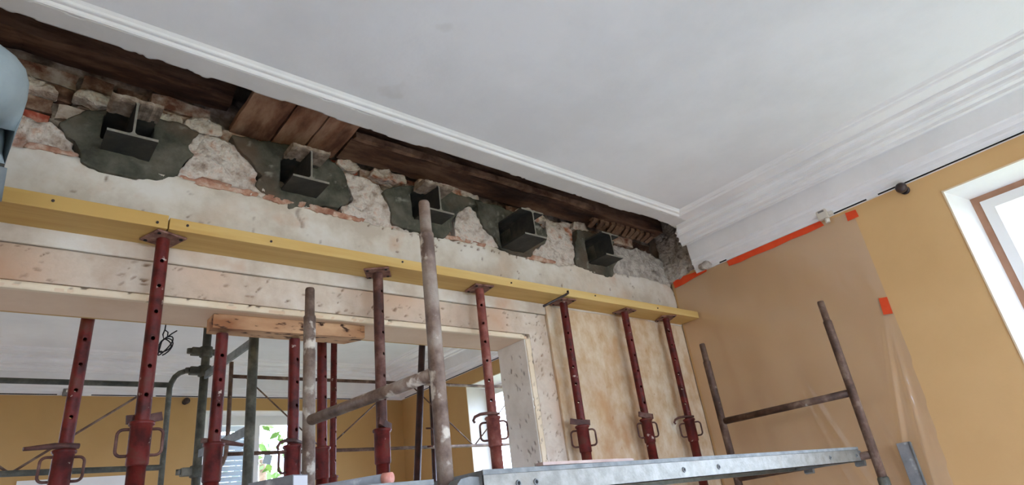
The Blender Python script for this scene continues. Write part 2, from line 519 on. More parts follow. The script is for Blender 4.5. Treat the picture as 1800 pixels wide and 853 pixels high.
def wall_with_holes(name, axis, pos, thick, u0, u1, z0, z1, holes, mat):
    """axis 'x': wall plane x=pos..pos+thick, u=y; axis 'y': u=x."""
    bm = bmesh.new()
    hs = sorted(holes)
    cuts = [u0] + [c for h in hs for c in (h[0], h[1])] + [u1]
    segs = [(cuts[i], cuts[i + 1], None) for i in range(0, len(cuts), 2)] + [(h[0], h[1], h) for h in hs]
    for a, b, h in segs:
        for lo, hi in ([(z0, z1)] if h is None else [(z0, h[2]), (h[3], z1)]):
            if hi - lo < 1e-4 or b - a < 1e-4:
                continue
            if axis == 'x':
                box(bm, (pos, a, lo), (pos + thick, b, hi))
            else:
                box(bm, (a, pos, lo), (b, pos + thick, hi))
    bmesh.ops.remove_doubles(bm, verts=bm.verts, dist=1e-5)
    return struct(obj(name, bm, mat, normals=True))


WIN_R = [(-2.95, -1.632, 0.85, 2.787), (-5.1, -3.8, 0.85, 2.787)]
wall_right = wall_with_holes('wall_right', 'x', 0.0, 0.32, YN, 0.0, 0, 3.6, WIN_R, m_ochre)
WIN_RB = [(1.0, 2.424, 0.85, 2.77)]
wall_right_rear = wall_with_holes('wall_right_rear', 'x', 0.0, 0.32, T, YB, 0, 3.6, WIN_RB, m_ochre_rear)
struct(boxo('wall_right_junction', (0.0, 0.0, 0), (0.32, T, 3.6), m_core))
WIN_F = [(-1.955, -1.04, 0.85, 2.785), (-5.3, -4.2, 0.85, 2.785), (-3.163, -2.469, 0.0, 2.29)]
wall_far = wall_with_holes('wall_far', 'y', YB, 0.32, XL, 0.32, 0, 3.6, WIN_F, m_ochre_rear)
WIN_N = [(-5.6, -4.0, 0.6, 2.8), (-2.9, -0.8, 0.6, 2.8)]
wall_near = wall_with_holes('wall_near', 'y', YN - .32, 0.32, XL, 0.32, 0, 3.6, WIN_N, m_ochre)
struct(boxo('wall_left', (XL - .3, YN - .3, 0), (XL, YB + .3, 3.6), m_ochre))
struct(boxo('floor_above_lid', (XL - .3, YN - .3, 3.56), (0.32, YB + .32, 3.62), m_timber_dark))  # lid over the ceiling gap, added to keep the void dark

# ------------------------------------------------------------------ wall between the rooms
bm = bmesh.new()
box(bm, (OPR + .012, 0.015, 0), (-0.001, T, 2.72))
box(bm, (XL, 0.015, 0), (OPL, T, 2.72))
box(bm, (OPL - .01, 0.015, OPZ + .012), (OPR + .02, T, 2.72))
box(bm, (XL, 0.155, 2.71), (-0.001, T, 3.55))
wall_back = struct(obj('wall_back', bm, m_core))

PLASTER_TOP = [(-3.6, 2.886), (-3.471, 2.892), (-3.403, 2.897), (-3.35, 2.891), (-3.313, 2.877), (-3.245, 2.869), (-3.208, 2.875), (-3.177, 2.872), (-3.089, 2.899), (-3.047, 2.901), (-2.992, 2.892), (-2.871, 2.889), (-2.718, 2.892), (-2.602, 2.886), (-2.503, 2.884), (-2.4, 2.875), (-2.292, 2.879), (-2.178, 2.88), (-2.058, 2.878), (-1.979, 2.895), (-1.915, 2.89), (-1.833, 2.875), (-1.692, 2.889), (-1.58, 2.897), (-1.487, 2.885), (-1.349, 2.873), (-1.285, 2.884), (-1.226, 2.86), (-1.071, 2.864), (-0.914, 2.893), (-0.856, 2.877), (-0.758, 2.87), (-0.63, 2.867), (-0.585, 2.893), (-0.485, 2.897), (-0.313, 2.903), (-0.134, 2.897), (-0.031, 2.886), (-0.012, 2.84), (-0.012, 2.60)]
rnd = random.Random(3)
up_nicks = make_nicks(70, (-3.6, -0.1, 2.67, 2.89), rnd, (0.006, 0.013), (0, 3.1))
up_nicks += [(x, 2.87 + rnd.uniform(-.012, .006), rnd.uniform(.005, .01), rnd.uniform(.004, .007), rnd.uniform(0, 3), 1.0)
             for x in [-2.27, -2.2, -2.15, -2.05, -2.01, -1.93, -1.9, -1.78, -1.74, -1.7, -1.66, -1.62, -1.57, -1.52, -1.45, -1.4, -1.33, -1.3]]
nf = nick_field(up_nicks)
crack = lambda u, v: np.clip(1 - abs(u + 2.585 + .012 * np.sin(v * 60)) / 0.012, 0, 1) * ((v > 2.79) & (v < 2.88))
sheet('plaster_upper', PLASTER_TOP + [(-1.25, 2.60), (-1.25, 2.558), (-4.7, 2.558), (-4.7, 2.885)], WALL_Y, 0.008, m_plaster, wall_back,
      wfun=lambda u, v: 0.004 + 0.006 * fbm(u, v, 6, 3) - 0.008 * nf(u, v) - .006 * crack(u, v), depth=0.018, ragged=0.014, seed=4, rag_above=2.7,
      wear=lambda u, v: np.clip(nf(u, v) * 1.1 + .7 * crack(u, v), 0, 1))

# lintel band with the imprint of the old casing, turning down beside the opening
L_POLY = [(-4.7, 2.554), (-1.252, 2.554), (-1.252, 0.0), (-1.386, 0.0), (-1.386, 2.434), (-4.7, 2.434)]
rnd = random.Random(11)
ln = make_nicks(110, (-3.6, -1.3, 2.44, 2.55), rnd, (0.004, 0.013), (-.5, .9))
ln += make_nicks(80, (-1.38, -1.255, 1.7, 2.5), rnd, (0.005, 0.012), (0.7, 1.5))
nf2 = nick_field(ln)
sheet('plaster_lintel', L_POLY, WALL_Y, 0.0055, m_lintel, wall_back,
      wfun=lambda u, v: -0.004 + 0.006 * fbm(u, v, 9, 8) - 0.009 * nf2(u, v), depth=0.016, seed=6, smooth_it=0,
      wear=lambda u, v: np.clip(nf2(u, v), 0, 1))
# raised edge strip round the opening (lintel and jamb)
E_POLY = [(-4.7, 2.433), (-1.387, 2.433), (-1.387, 0.0), (OPR, 0.0), (OPR, OPZ), (-4.7, OPZ)]
rnd = random.Random(5)
nf3 = nick_field(make_nicks(40, (-3.5, -1.39, 2.41, 2.44), rnd, (.006, .012), (0, 3)) + [(-1.405, 2.425, .022, .014, 0.5, 1.0)]
                 + make_nicks(24, (-1.425, -1.385, 1.7, 2.35), rnd, (.006, .012), (0.7, 1.6)))
sheet('edge_strip', E_POLY, WALL_Y, 0.008, m_bead, wall_back,
      wfun=lambda u, v: 0.001 + 0.003 * fbm(u, v, 12, 2) - 0.01 * nf3(u, v), depth=0.016, seed=2, smooth_it=0,
      wear=lambda u, v: np.clip(nf3(u, v), 0, 1))
# flaking strip and stained plaster to the right of the opening
rnd = random.Random(23)
nf4 = nick_field(make_nicks(26, (-1.25, -0.1, 1.7, 2.55), rnd, (.006, .014), (0.5, 2.2)))
brown = lambda u, v: np.clip(np.exp(-((u + 0.93 + .12 * np.sin(v * 3)) / .19) ** 2) * np.clip((2.45 - v) * 1.4, 0, 1) * .9
                             + np.exp(-((u + 0.70) / .09) ** 2) * .75 * np.clip((2.6 - v) * 2, 0, 1)
                             + np.exp(-((u + 1.19) / .035) ** 2) * .7 * (v < 2.28), 0, 1) * np.clip(.5 + 1.6 * fbm(u * 1.4, v * .8, 9, 31), 0, 1)
sheet('plaster_stained', [(-1.25, 2.61), (-0.012, 2.61), (-0.012, 0), (-1.25, 0)], WALL_Y, 0.01, m_stained, wall_back,
      wfun=lambda u, v: 0.002 + 0.008 * fbm(u, v, 5, 13) - 0.008 * nf4(u, v) + 0.006 * (u < -1.205 + .02 * fbm(u, v, 14, 3)), depth=0.016, seed=8, smooth_it=0,
      wear=lambda u, v: np.clip(brown(u, v) + nf4(u, v) * .8, 0, 1))
# soffit and jamb of the opening
bm = bmesh.new()
box(bm, (OPL, -0.0005, OPZ), (OPR + .012, T, OPZ + .012))
obj('soffit', bm, m_soffit, wall_back)
rnd = random.Random(31)
nf5 = nick_field(make_nicks(40, (0.02, 0.2, 1.75, 2.38), rnd, (.006, .015), (0.9, 1.8)))
sheet('jamb_face', [(0.004, 0), (T, 0), (T, OPZ), (0.004, OPZ)], lambda u, v, w: (OPR - w, u, v), 0.006, m_jamb, wall_back,
      wfun=lambda u, v: 0.0005 + .003 * fbm(u, v, 9, 2) - .007 * nf5(u, v), depth=0.012, seed=3, smooth_it=0,
      wear=lambda u, v: np.clip(nf5(u, v) * .9, 0, 1))
sheet('jamb_face', [(0.004, 0), (T, 0), (T, OPZ), (0.004, OPZ)], lambda u, v, w: (OPL + w, u, v), 0.02, m_jamb, wall_back,
      wfun=lambda u, v: 0.0005 + .003 * fbm(u, v, 9, 2), depth=0.002, seed=3, smooth_it=0, wear=lambda u, v: 0 * u)
# rear face of the same wall, painted like the next room
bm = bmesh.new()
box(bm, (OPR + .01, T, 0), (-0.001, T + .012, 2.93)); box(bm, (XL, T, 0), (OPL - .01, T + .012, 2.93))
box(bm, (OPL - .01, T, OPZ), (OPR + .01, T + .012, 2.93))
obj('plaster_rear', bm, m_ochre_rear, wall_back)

# mortar bed and bricks of the stripped upper zone
BEAMS = [(-3.222, 2.936, -0.147), (-2.594, 2.940, -0.140), (-1.962, 2.944, -0.132), (-1.428, 2.893, -0.200), (-0.752, 2.918, -0.150)]
BW, BH = 0.152, 0.152
beam_holes = [(bx - .085, bx + .085, bz - .012, bz + BH + .02) for bx, bz, _ in BEAMS]
sheet('mortar_bed', [(XL + 1.4, 2.70), (-0.01, 2.70), (-0.01, 3.40), (XL + 1.4, 3.40)], lambda u, v, w: (u, 0.07 - w, v), 0.018, m_mortarbed, wall_back,
      wfun=lambda u, v: 0.010 + 0.03 * fbm(u, v, 16, 5) - 0.03 * np.clip((v - 3.10) * 12, 0, 1), depth=0.06, holes=beam_holes, smooth_it=0)


def brick_mesh(name, L_, H_, D_, seed):
    r = random.Random(seed)
    bm = bmesh.new()
    nx, nz = 4, 2
    grid = [[bm.verts.new((-L_ / 2 + L_ * i / nx + r.uniform(-.004, .004), r.uniform(-.005, .004),
                           -H_ / 2 + H_ * k / nz + r.uniform(-.004, .004))) for k in range(nz + 1)] for i in range(nx + 1)]
    for k in range(nz + 1):
        for i in (0, nx):
            grid[i][k].co.y += .006
    for i in range(nx):
        for k in range(nz):
            bm.faces.new((grid[i][k], grid[i + 1][k], grid[i + 1][k + 1], grid[i][k + 1]))
    ring = [grid[i][0] for i in range(nx + 1)] + [grid[nx][k] for k in range(1, nz + 1)] + \
           [grid[i][nz] for i in range(nx - 1, -1, -1)] + [grid[0][k] for k in range(nz - 1, 0, -1)]
    back = [bm.verts.new((v.co.x, D_, v.co.z)) for v in ring]
    n = len(ring)
    for i in range(n):
        bm.faces.new((ring[i], back[i], back[(i + 1) % n], ring[(i + 1) % n]))
    me = bpy.data.meshes.new(name)
    bmesh.ops.recalc_face_normals(bm, faces=bm.faces)
    bm.to_mesh(me); bm.free()
    return me


BRICK_MATS = {'smear': m_brick_smear, 'brown': m_brick_brown, 'red': m_brick_red, 'orange': m_brick_orange}
bmesh_lib = {}
for key, mt in BRICK_MATS.items():
    for s in range(3):
        me = brick_mesh('brick', .208, .058, .075, s * 7 + len(key)); me.materials.append(mt); bmesh_lib[(key, s, 'full')] = me
        me = brick_mesh('brick', .098, .058, .075, s * 5 + len(key) + 50); me.materials.append(mt); bmesh_lib[(key, s, 'half')] = me
rnd = random.Random(42)
row = 0
z = 2.735
while z < 3.40:
    full = row % 2 == 0
    L_ = .208 if full else .098
    x = -4.1 + (0 if row % 4 < 2 else .055)
    while x < -0.06:
        lx = .208 if (full or rnd.random() < .3) else .098
        cx = x + lx / 2
        skip = any(a - lx / 2 < cx < b + lx / 2 and c - .03 < z < d + .03 for a, b, c, d in beam_holes)
        top = 3.30 if cx < -2.88 else 3.20
        if cx < -3.0 and 3.17 < z < 3.24 and -3.45 < cx < -3.34:
            skip = True
        if z > top or cx > -.1:
            skip = True
        if z > 3.1 and rnd.random() < .06:
            skip = True
        if not skip:
            key = rnd.choices(['smear', 'brown', 'red', 'orange'], [.5, .38, .05, .07] if z < 3.1 else [.3, .62, .05, .03])[0]
            if abs(cx + 3.45) < .11 and abs(z - 3.05) < .037:
                key = 'red'
            o = link('brick', bmesh_lib[(key, rnd.randrange(3), 'full' if lx > .15 else 'half')], None, wall_back)
            rec = .028 + rnd.uniform(0, .018) + (rnd.uniform(-.012, .022) if z > 3.13 else 0)
            o.location = (cx, rec, z)
            o.rotation_euler = (rnd.uniform(-.05, .05), rnd.uniform(-.02, .02), rnd.uniform(-.04, .04))
        x += lx + .013
    z += .0715
    row += 1

# damp cement patches round the beam ends
PATCH = [
    [(-3.42, 3.001), (-3.398, 3.035), (-3.359, 3.085), (-3.295, 3.11), (-3.292, 3.125), (-3.216, 3.13), (-3.122, 3.13), (-3.097, 3.13), (-3.053, 3.132), (-2.995, 3.121), (-3.016, 3.069), (-3.024, 3.022), (-3.003, 3.009), (-3.038, 2.96), (-3.046, 2.913), (-3.091, 2.878), (-3.178, 2.852), (-3.246, 2.849), (-3.313, 2.857), (-3.344, 2.875), (-3.349, 2.912), (-3.371, 2.951), (-3.401, 2.966)],
    [(-2.87, 3.145), (-2.803, 3.15), (-2.627, 3.165), (-2.544, 3.165), (-2.473, 3.16), (-2.39, 3.109), (-2.375, 3.06), (-2.349, 2.988), (-2.377, 2.949), (-2.412, 2.913), (-2.487, 2.911), (-2.525, 2.902), (-2.631, 2.864), (-2.671, 2.888), (-2.744, 2.912), (-2.767, 2.937), (-2.752, 2.994), (-2.79, 3.04), (-2.836, 3.082)],
    [(-2.195, 3.06), (-2.139, 3.097), (-1.979, 3.145), (-1.902, 3.15), (-1.813, 3.148), (-1.708, 3.15), (-1.597, 3.15), (-1.602, 3.125), (-1.67, 3.115), (-1.71, 3.092), (-1.765, 3.049), (-1.804, 2.985), (-1.82, 2.928), (-1.876, 2.882), (-2.011, 2.879), (-2.15, 2.897), (-2.156, 2.961), (-2.177, 3.016)],
    [(-1.66, 3.14), (-1.598, 3.14), (-1.48, 3.15), (-1.347, 3.13), (-1.226, 3.11), (-1.16, 3.08), (-1.15, 3.04), (-1.18, 2.98), (-1.264, 2.931), (-1.299, 2.88), (-1.384, 2.865), (-1.511, 2.882), (-1.544, 2.942), (-1.613, 2.987), (-1.627, 3.051)],
    [(-0.892, 3.124), (-0.80, 3.14), (-0.643, 3.14), (-0.54, 3.12), (-0.561, 3.09), (-0.583, 3.025), (-0.535, 2.993), (-0.587, 2.942), (-0.628, 2.86), (-0.798, 2.856), (-0.896, 2.878), (-0.942, 2.884), (-0.935, 2.992)],
]
for i, (poly, (bx, bz, by)) in enumerate(zip(PATCH, BEAMS)):
    hole = [(bx - .082, bx + .082, bz + .045, bz + BH - .004)] if i == 0 else [(bx - .082, bx - .001, bz + .012, bz + BH - .004)]
    sheet('cement_patch', poly, WALL_Y, 0.007, m_dark, wall_back,
          wfun=lambda u, v, i=i: 0.012 + 0.03 * fbm(u, v, 9, 20 + i) + .008 * fbm(u, v, 40, 3 + i, 2), depth=0.14,
          holes=hole, ragged=.012, seed=10 + i,
          wear=lambda u, v, i=i: np.clip((fbm(u, v, 26, 70 + i) - .2) * 7, 0, .9))

RESIDUE = [
    [(-3.0, 3.121), (-2.928, 3.129), (-2.84, 3.104), (-2.793, 3.072), (-2.757, 3.015), (-2.766, 2.964), (-2.719, 2.912), (-2.718, 2.886), (-2.87, 2.88), (-2.992, 2.88), (-3.044, 2.895), (-3.041, 2.958), (-3.019, 2.982), (-2.998, 3.016), (-3.024, 3.034), (-3.011, 3.083)],
    [(-2.383, 3.122), (-2.285, 3.114), (-2.213, 3.094), (-2.17, 3.043), (-2.145, 2.958), (-2.135, 2.91), (-2.058, 2.872), (-2.179, 2.865), (-2.292, 2.865), (-2.385, 2.865), (-2.4, 2.92), (-2.333, 2.987), (-2.354, 3.041)],
    [(-1.757, 3.057), (-1.692, 3.11), (-1.629, 3.087), (-1.608, 3.024), (-1.531, 2.973), (-1.496, 2.9), (-1.581, 2.885), (-1.692, 2.878), (-1.798, 2.875), (-1.797, 2.958), (-1.777, 3.01)],
    [(-1.112, 3.166), (-1.005, 3.155), (-0.932, 3.159), (-0.895, 3.109), (-0.924, 2.991), (-0.929, 2.885), (-1.072, 2.852), (-1.249, 2.845), (-1.33, 2.86), (-1.255, 2.931), (-1.175, 2.992), (-1.142, 3.05)],
    [(-0.544, 3.10), (-0.418, 3.10), (-0.24, 3.115), (-0.062, 3.092), (-0.014, 3.051), (-0.014, 2.994), (-0.014, 2.887), (-0.137, 2.888), (-0.315, 2.89), (-0.591, 2.873), (-0.583, 2.936), (-0.535, 3.0), (-0.548, 3.041)],
    [(-4.1, 3.03), (-3.7, 3.02), (-3.52, 3.014), (-3.488, 3.003), (-3.425, 2.998), (-3.376, 2.959), (-3.354, 2.915), (-3.359, 2.882), (-3.469, 2.876), (-3.6, 2.872), (-4.1, 2.872)],
]
for i, poly in enumerate(RESIDUE):
    sheet('mortar_residue', poly, WALL_Y, 0.007, m_residue_grey if i == 4 else m_residue, wall_back,
          wfun=lambda u, v, i=i: -0.004 + 0.05 * np.clip(fbm(u, v, 13, 40 + i), -.35, .5) + .012 * fbm(u, v, 50, 9 + i, 2), depth=0.05,
          ragged=.016, seed=30 + i, wear=lambda u, v, i=i: np.clip((fbm(u * .7, v * 1.6, 12, 90 + i) - .16) * 6, 0, 1))
# slivers of pink and orange brick left along the plaster edge
for i, (a, b, zc, h_, mt) in enumerate([(-3.05, -2.76, 2.900, .012, 0), (-2.98, -2.86, 2.915, .008, 1), (-2.74, -2.62, 2.893, .010, 1), (-2.60, -2.42, 2.896, .013, 0), (-2.45, -2.30, 2.886, .010, 1),
                                        (-1.86, -1.62, 2.893, .010, 0), (-1.33, -1.12, 2.882, .012, 0), (-3.50, -3.36, 2.900, .010, 1)]):
    poly = [(a, zc - h_), ((a + b) / 2, zc - h_ * 1.3), (b, zc - h_), (b + .01, zc + h_ * .6), ((2 * a + b) / 3, zc + h_ * 1.3), (a + .01, zc + h_)]
    sheet('brick', poly, WALL_Y, 0.005, m_sliver, wall_back,
          wfun=lambda u, v, i=i: 0.006 + 0.02 * fbm(u, v, 20, 160 + i), depth=0.03, ragged=.008, seed=150 + i)
# thin light skins of mortar on the courses under the timbers
for i, (a, b, c, d) in enumerate([(-3.40, -3.05, 3.135, 3.17), (-2.42, -2.30, 3.15, 3.185), (-2.25, -2.05, 3.145, 3.185), (-2.0, -1.60, 3.15, 3.195),
                                  (-1.35, -1.12, 3.14, 3.19), (-3.6, -3.44, 3.13, 3.165), (-0.9, -0.75, 3.15, 3.19), (-3.05, -2.9, 3.135, 3.185)]):
    poly = [(a, c), ((a + b) / 2, c - .012), (b, c + .004), (b - .01, d), ((a + b) / 2, d + .012), (a + .02, d)]
    sheet('mortar_residue', poly, WALL_Y, 0.007, m_residue, wall_back,
          wfun=lambda u, v, i=i: -0.006 + 0.035 * fbm(u, v, 17, 60 + i), depth=0.05, ragged=.014, seed=50 + i,
          wear=lambda u, v, i=i: np.clip((fbm(u, v, 22, 120 + i) - .12) * 6, 0, 1))
# grey rubble left where the cornice was cut from the right wall
sheet('mortar_residue', [(0.03, 2.905), (0.03, 3.5), (-0.40, 3.5), (-0.40, 3.10), (-0.262, 3.03), (-0.242, 3.0), (-0.196, 2.94), (-0.101, 2.915)], WALL_X,
      0.007, m_residue_grey, wall_right, wfun=lambda u, v: 0.02 + 0.06 * fbm(u, v, 11, 77) + .012 * fbm(u, v, 45, 7, 2), depth=0.0, ragged=.012, seed=71,
      wear=lambda u, v: np.clip((fbm(u, v, 24, 140) - .15) * 6, 0, 1))

# ------------------------------------------------------------------ ceiling moulding, broken band, cornices
# profile from the ceiling to the wall: (distance from the wall, height)
BEAD = [(0.485, 3.136), (0.474, 3.128), (0.470, 3.122), (0.466, 3.120), (0.456, 3.120), (0.452, 3.113), (0.447, 3.109), (0.440, 3.110)]
STEPS = [(0.440, 3.110), (0.360, 3.110), (0.358, 3.092), (0.328, 3.090), (0.319, 3.083), (0.313, 3.072), (0.311, 3.061), (0.286, 3.059), (0.284, 3.046),
         (0.276, 3.038), (0.264, 3.036), (0.246, 3.036), (0.243, 3.022), (0.229, 3.020), (0.226, 3.030), (0.195, 3.070), (0.140, 3.086), (0.112, 3.066),
         (0.100, 3.010), (0.092, 2.968), (0.082, 2.962), (0.075, 2.949), (0.067, 2.944), (0.059, 2.947), (0.050, 2.941), (0.046, 2.925), (0.038, 2.918),
         (0.030, 2.921), (0.020, 2.916), (0.016, 2.900), (0.0, 2.900)]


def strip_mesh(rows):
    bm = bmesh.new()
    R = [[bm.verts.new(p) for p in r] for r in rows]
    for A, B in zip(R, R[1:]):
        for k in range(len(A) - 1):
            bm.faces.new((A[k], A[k + 1], B[k + 1], B[k]))
    return bm


# bead along the broken wall and the right wall, mitred in the corner
rows = [[(XL, -d, z), (-d, -d, z), (-d, YN, z)] for d, z in BEAD]
bm = strip_mesh(rows)
trim_1 = struct(obj('trim_1', bm, m_white, normals=False))
# flat band next to the broken wall with its ragged edge
CEIL_EDGE = [(-4.6, -0.366), (-3.9, -0.36), (-3.615, -0.368), (-3.536, -0.368), (-3.425, -0.365), (-3.312, -0.365), (-3.296, -0.360), (-3.256, -0.363), (-3.235, -0.350), (-3.215, -.362), (-3.121, -0.362), (-3.06, -0.350), (-3.041, -0.363), (-2.916, -0.359), (-2.894, -0.352), (-2.792, -0.356), (-2.66, -0.357), (-2.563, -0.347), (-2.413, -0.349), (-2.248, -0.340), (-2.139, -0.352), (-1.857, -0.354), (-1.644, -0.351), (-1.448, -0.344), (-1.245, -0.349), (-1.02, -0.349), (-0.867, -0.342), (-0.684, -0.36), (-0.456, -0.353), (-0.30, -0.335)]
m_band = M('band_paint', [(0.3, srgb(205, 203, 200)), (0.7, srgb(216, 214, 211))], 3, 0.85, 0.05, 60)
sheet('ceiling_band', CEIL_EDGE + [(-0.30, -0.36), (-0.36, -0.441), (-4.6, -0.441)], CEIL_Z, 0.006, m_band, trim_1, depth=0.035, ragged=.007, seed=91, rag_scale=18,
      wfun=lambda u, v: .0005 + .002 * fbm(u, v, 8, 4))
bm = bmesh.new()
box(bm, (XL, -0.470, ZC + .001), (-0.45, -0.38, ZC + .03))
obj('lath_backing', bm, m_lath, trim_1)
# cornice of the right wall; its end near the corner is broken off
rnd = random.Random(8)
ys = list(np.linspace(YN, -0.6, 12))
rows = []
for k, (d, z) in enumerate(STEPS):
    yend = -max(d, 0.205 + 0.36 * d) + (rnd.uniform(-.006, .006) if d < .35 else 0)
    rows.append([(-d, y, z) for y in ys] + [(-d, yend, z)])
bm = strip_mesh(rows)
# end cap
bm.verts.ensure_lookup_table()
endv = [bm.verts.new(r[-1]) for r in rows] + [bm.verts.new((0.0, -0.19, 3.13)), bm.verts.new((-0.40, -0.40, 3.14))]
bm.faces.new(endv)
bmesh.ops.triangulate(bm, faces=[f for f in bm.faces if len(f.verts) > 4])
trim_2 = struct(obj('trim_2', bm, m_white, normals=False))
# cornice of the next room: right wall and far wall
full = BEAD[:-1] + STEPS
rows = [[(XL, YB - d, z), (-d, YB - d, z), (-d, T + d, z), (XL, T + d, z)] for d, z in full]
struct(obj('trim_3', strip_mesh(rows), m_white, normals=False))
# cornice on the wall behind the camera
rows = [[(XL, YN + d, z), (-0.0, YN + d, z)] for d, z in full]
struct(obj('trim_4', strip_mesh(rows), m_white, normals=False))

# thin black strips under the cornices
bm = bmesh.new()
box(bm, (-0.018, -1.306, 2.9005), (-0.0145, -1.124, 2.9085)); obj('black_strip', bm, m_black, trim_2)
bm = bmesh.new()
box(bm, (-0.018, YN, 2.9005), (-0.0145, -1.366, 2.9085)); obj('black_strip', bm, m_black, trim_2)
bm = bmesh.new()
box(bm, (-0.018, -0.44, 2.9005), (-0.0145, -0.39, 2.9085)); obj('black_strip', bm, m_black, trim_2)
t3 = bpy.data.objects['trim_3']
for lo, hi in (((-0.018, 0.6, 2.9005), (-0.0145, 3.5, 2.9085)), ((-1.9, 3.582, 2.9005), (-.35, 3.5855, 2.9085)),
               ((-2.35, 3.582, 2.9005), (-1.95, 3.5855, 2.9085)), ((-2.8, 3.582, 2.9005), (-2.42, 3.5855, 2.9085)), ((-4.6, 3.582, 2.9005), (-3.02, 3.5855, 2.9085))):
    boxo('black_strip', lo, hi, m_black, t3)


# ------------------------------------------------------------------ windows and doors
def window(name, axis, plane, u0, u1, z0, z1, depth, mullion=True, seal=None):
    """axis 'x': glazing in plane x=plane+depth seen from x<plane. Splayed reveal, frame, sashes, panes."""
    def P(u, z, w):
        return (plane + w, u, z) if axis == 'x' else (u, plane + w, z)
    root = bpy.data.objects.new(name, None); COL.objects.link(root); struct(root)
    sp = 0.055
    bm = bmesh.new()
    out = [P(u0, z0, -.0015), P(u1, z0, -.0015), P(u1, z1, -.0015), P(u0, z1, -.0015)]
    inn = [P(u0 + sp, z0 + .02, depth), P(u1 - sp, z0 + .02, depth), P(u1 - sp, z1 - .027, depth), P(u0 + sp, z1 - .027, depth)]
    a = [bm.verts.new(p) for p in out]; b = [bm.verts.new(p) for p in inn]
    for k in range(4):
        bm.faces.new((a[k], a[(k + 1) % 4], b[(k + 1) % 4], b[k]))
    obj('reveal', bm, m_reveal, root, normals=False)
    # thin arris bead round the opening
    bm = bmesh.new()
    e = .007
    for (ua, ub, za, zb) in ((u0 - e, u0, z0, z1 + e), (u1, u1 + e, z0, z1 + e), (u0, u1, z1, z1 + e)):
        p, q = P(ua, za, -.004), P(ub, zb, .002)
        box(bm, tuple(map(min, p, q)), tuple(map(max, p, q)))
    obj('arris_bead', bm, m_bead, root)
    def ring(nm, U0, U1, Z0, Z1, w, d0, d1, mat, par):
        bm = bmesh.new()
        for (ua, ub, za, zb) in ((U0, U0 + w, Z0, Z1), (U1 - w, U1, Z0, Z1), (U0 + w, U1 - w, Z0, Z0 + w), (U0 + w, U1 - w, Z1 - w, Z1)):
            p, q = P(ua, za, d0), P(ub, zb, d1)
            box(bm, tuple(map(min, p, q)), tuple(map(max, p, q)))
        return obj(nm, bm, mat, par)
    U0, U1, Z0, Z1 = u0 + sp, u1 - sp, z0 + .02, z1 - .027
    w1 = 0.032
    ring('window_frame', U0 - .02, U1 + .02, Z0 - .02, Z1 + .02, w1 + .02, depth, depth + .05, seal or m_sash, root)
    um = (U0 + U1) / 2
    for (a, b) in (((U0 + w1, um), (um, U1 - w1)) if mullion else ((U0 + w1, U1 - w1),)):
        s = ring('sash', a + .001, b - .001, Z0 + w1, Z1 - w1, .048, depth - .006, depth + .04, m_sash, root)
        bm = bmesh.new()
        p, q = P(a + .04, Z0 + w1 + .04, depth + .014), P(b - .04, Z1 - w1 - .04, depth + .018)
        box(bm, tuple(map(min, p, q)), tuple(map(max, p, q)))
        obj('pane', bm, m_glass, s)
    return root


window('window_1', 'x', 0.0, *WIN_R[0][:2], WIN_R[0][2], WIN_R[0][3], 0.18, seal=m_brown_seal)
window('window_2', 'x', 0.0, *WIN_R[1][:2], WIN_R[1][2], WIN_R[1][3], 0.18, seal=m_brown_seal)
window('window_3', 'x', 0.0, *WIN_RB[0], 0.18)
window('window_4', 'y', YB, *WIN_F[0], 0.10)
window('window_5', 'y', YB, *WIN_F[1], 0.10)
for k, (a, b, c, d) in enumerate(WIN_N):
    bm = bmesh.new()
    for (ua, ub, za, zb) in ((a, a + .06, c, d), (b - .06, b, c, d), (a, b, c, c + .06), (a, b, d - .06, d), ((a + b) / 2 - .04, (a + b) / 2 + .04, c, d)):
        box(bm, (ua, YN - .2, za), (ub, YN - .14, zb))
    w_ = struct(obj('window_%d' % (6 + k), bm, m_sash))
    boxo('pane', (a + .05, YN - .18, c + .05), (b - .05, YN - .175, d - .05), m_glass, w_)
# white door in the far wall
bm = bmesh.new()
a, b, d = WIN_F[2][0], WIN_F[2][1], WIN_F[2][3]
for lo, hi in (((a, YB - .012, 0), (a + .07, YB + .1, d)), ((b - .07, YB - .012, 0), (b, YB + .1, d)), ((a + .07, YB - .012, d - .07), (b - .07, YB + .1, d))):
    box(bm, lo, hi)
door_1 = struct(obj('door_1', bm, m_reveal))
leaf = boxo('door_leaf', (a + .07, YB + .03, 0.005), (b - .07, YB + .07, d - .07), m_sash, door_1)
for zz in (.25, 1.2):
    boxo('door_panel', (a + .16, YB + .022, zz), (b - .16, YB + .031, zz + .75), m_sash, leaf, bevel=.006)

portal('daylight_portal', (0.30, -2.29, 1.82), (-1, 0, 0), 1.9, 1.3)
portal('daylight_portal', (0.30, -4.45, 1.82), (-1, 0, 0), 1.9, 1.3)
portal('daylight_portal', (0.30, 1.71, 1.82), (-1, 0, 0), 1.9, 1.4)
portal('daylight_portal', (-1.5, YB + .3, 1.82), (0, -1, 0), 0.9, 1.9)
portal('daylight_portal', (-4.75, YB + .3, 1.82), (0, -1, 0), 1.1, 1.9)
portal('daylight_portal', (-4.8, YN - .3, 1.7), (0, 1, 0), 1.6, 2.2)
portal('daylight_portal', (-1.85, YN - .3, 1.7), (0, 1, 0), 2.1, 2.2)


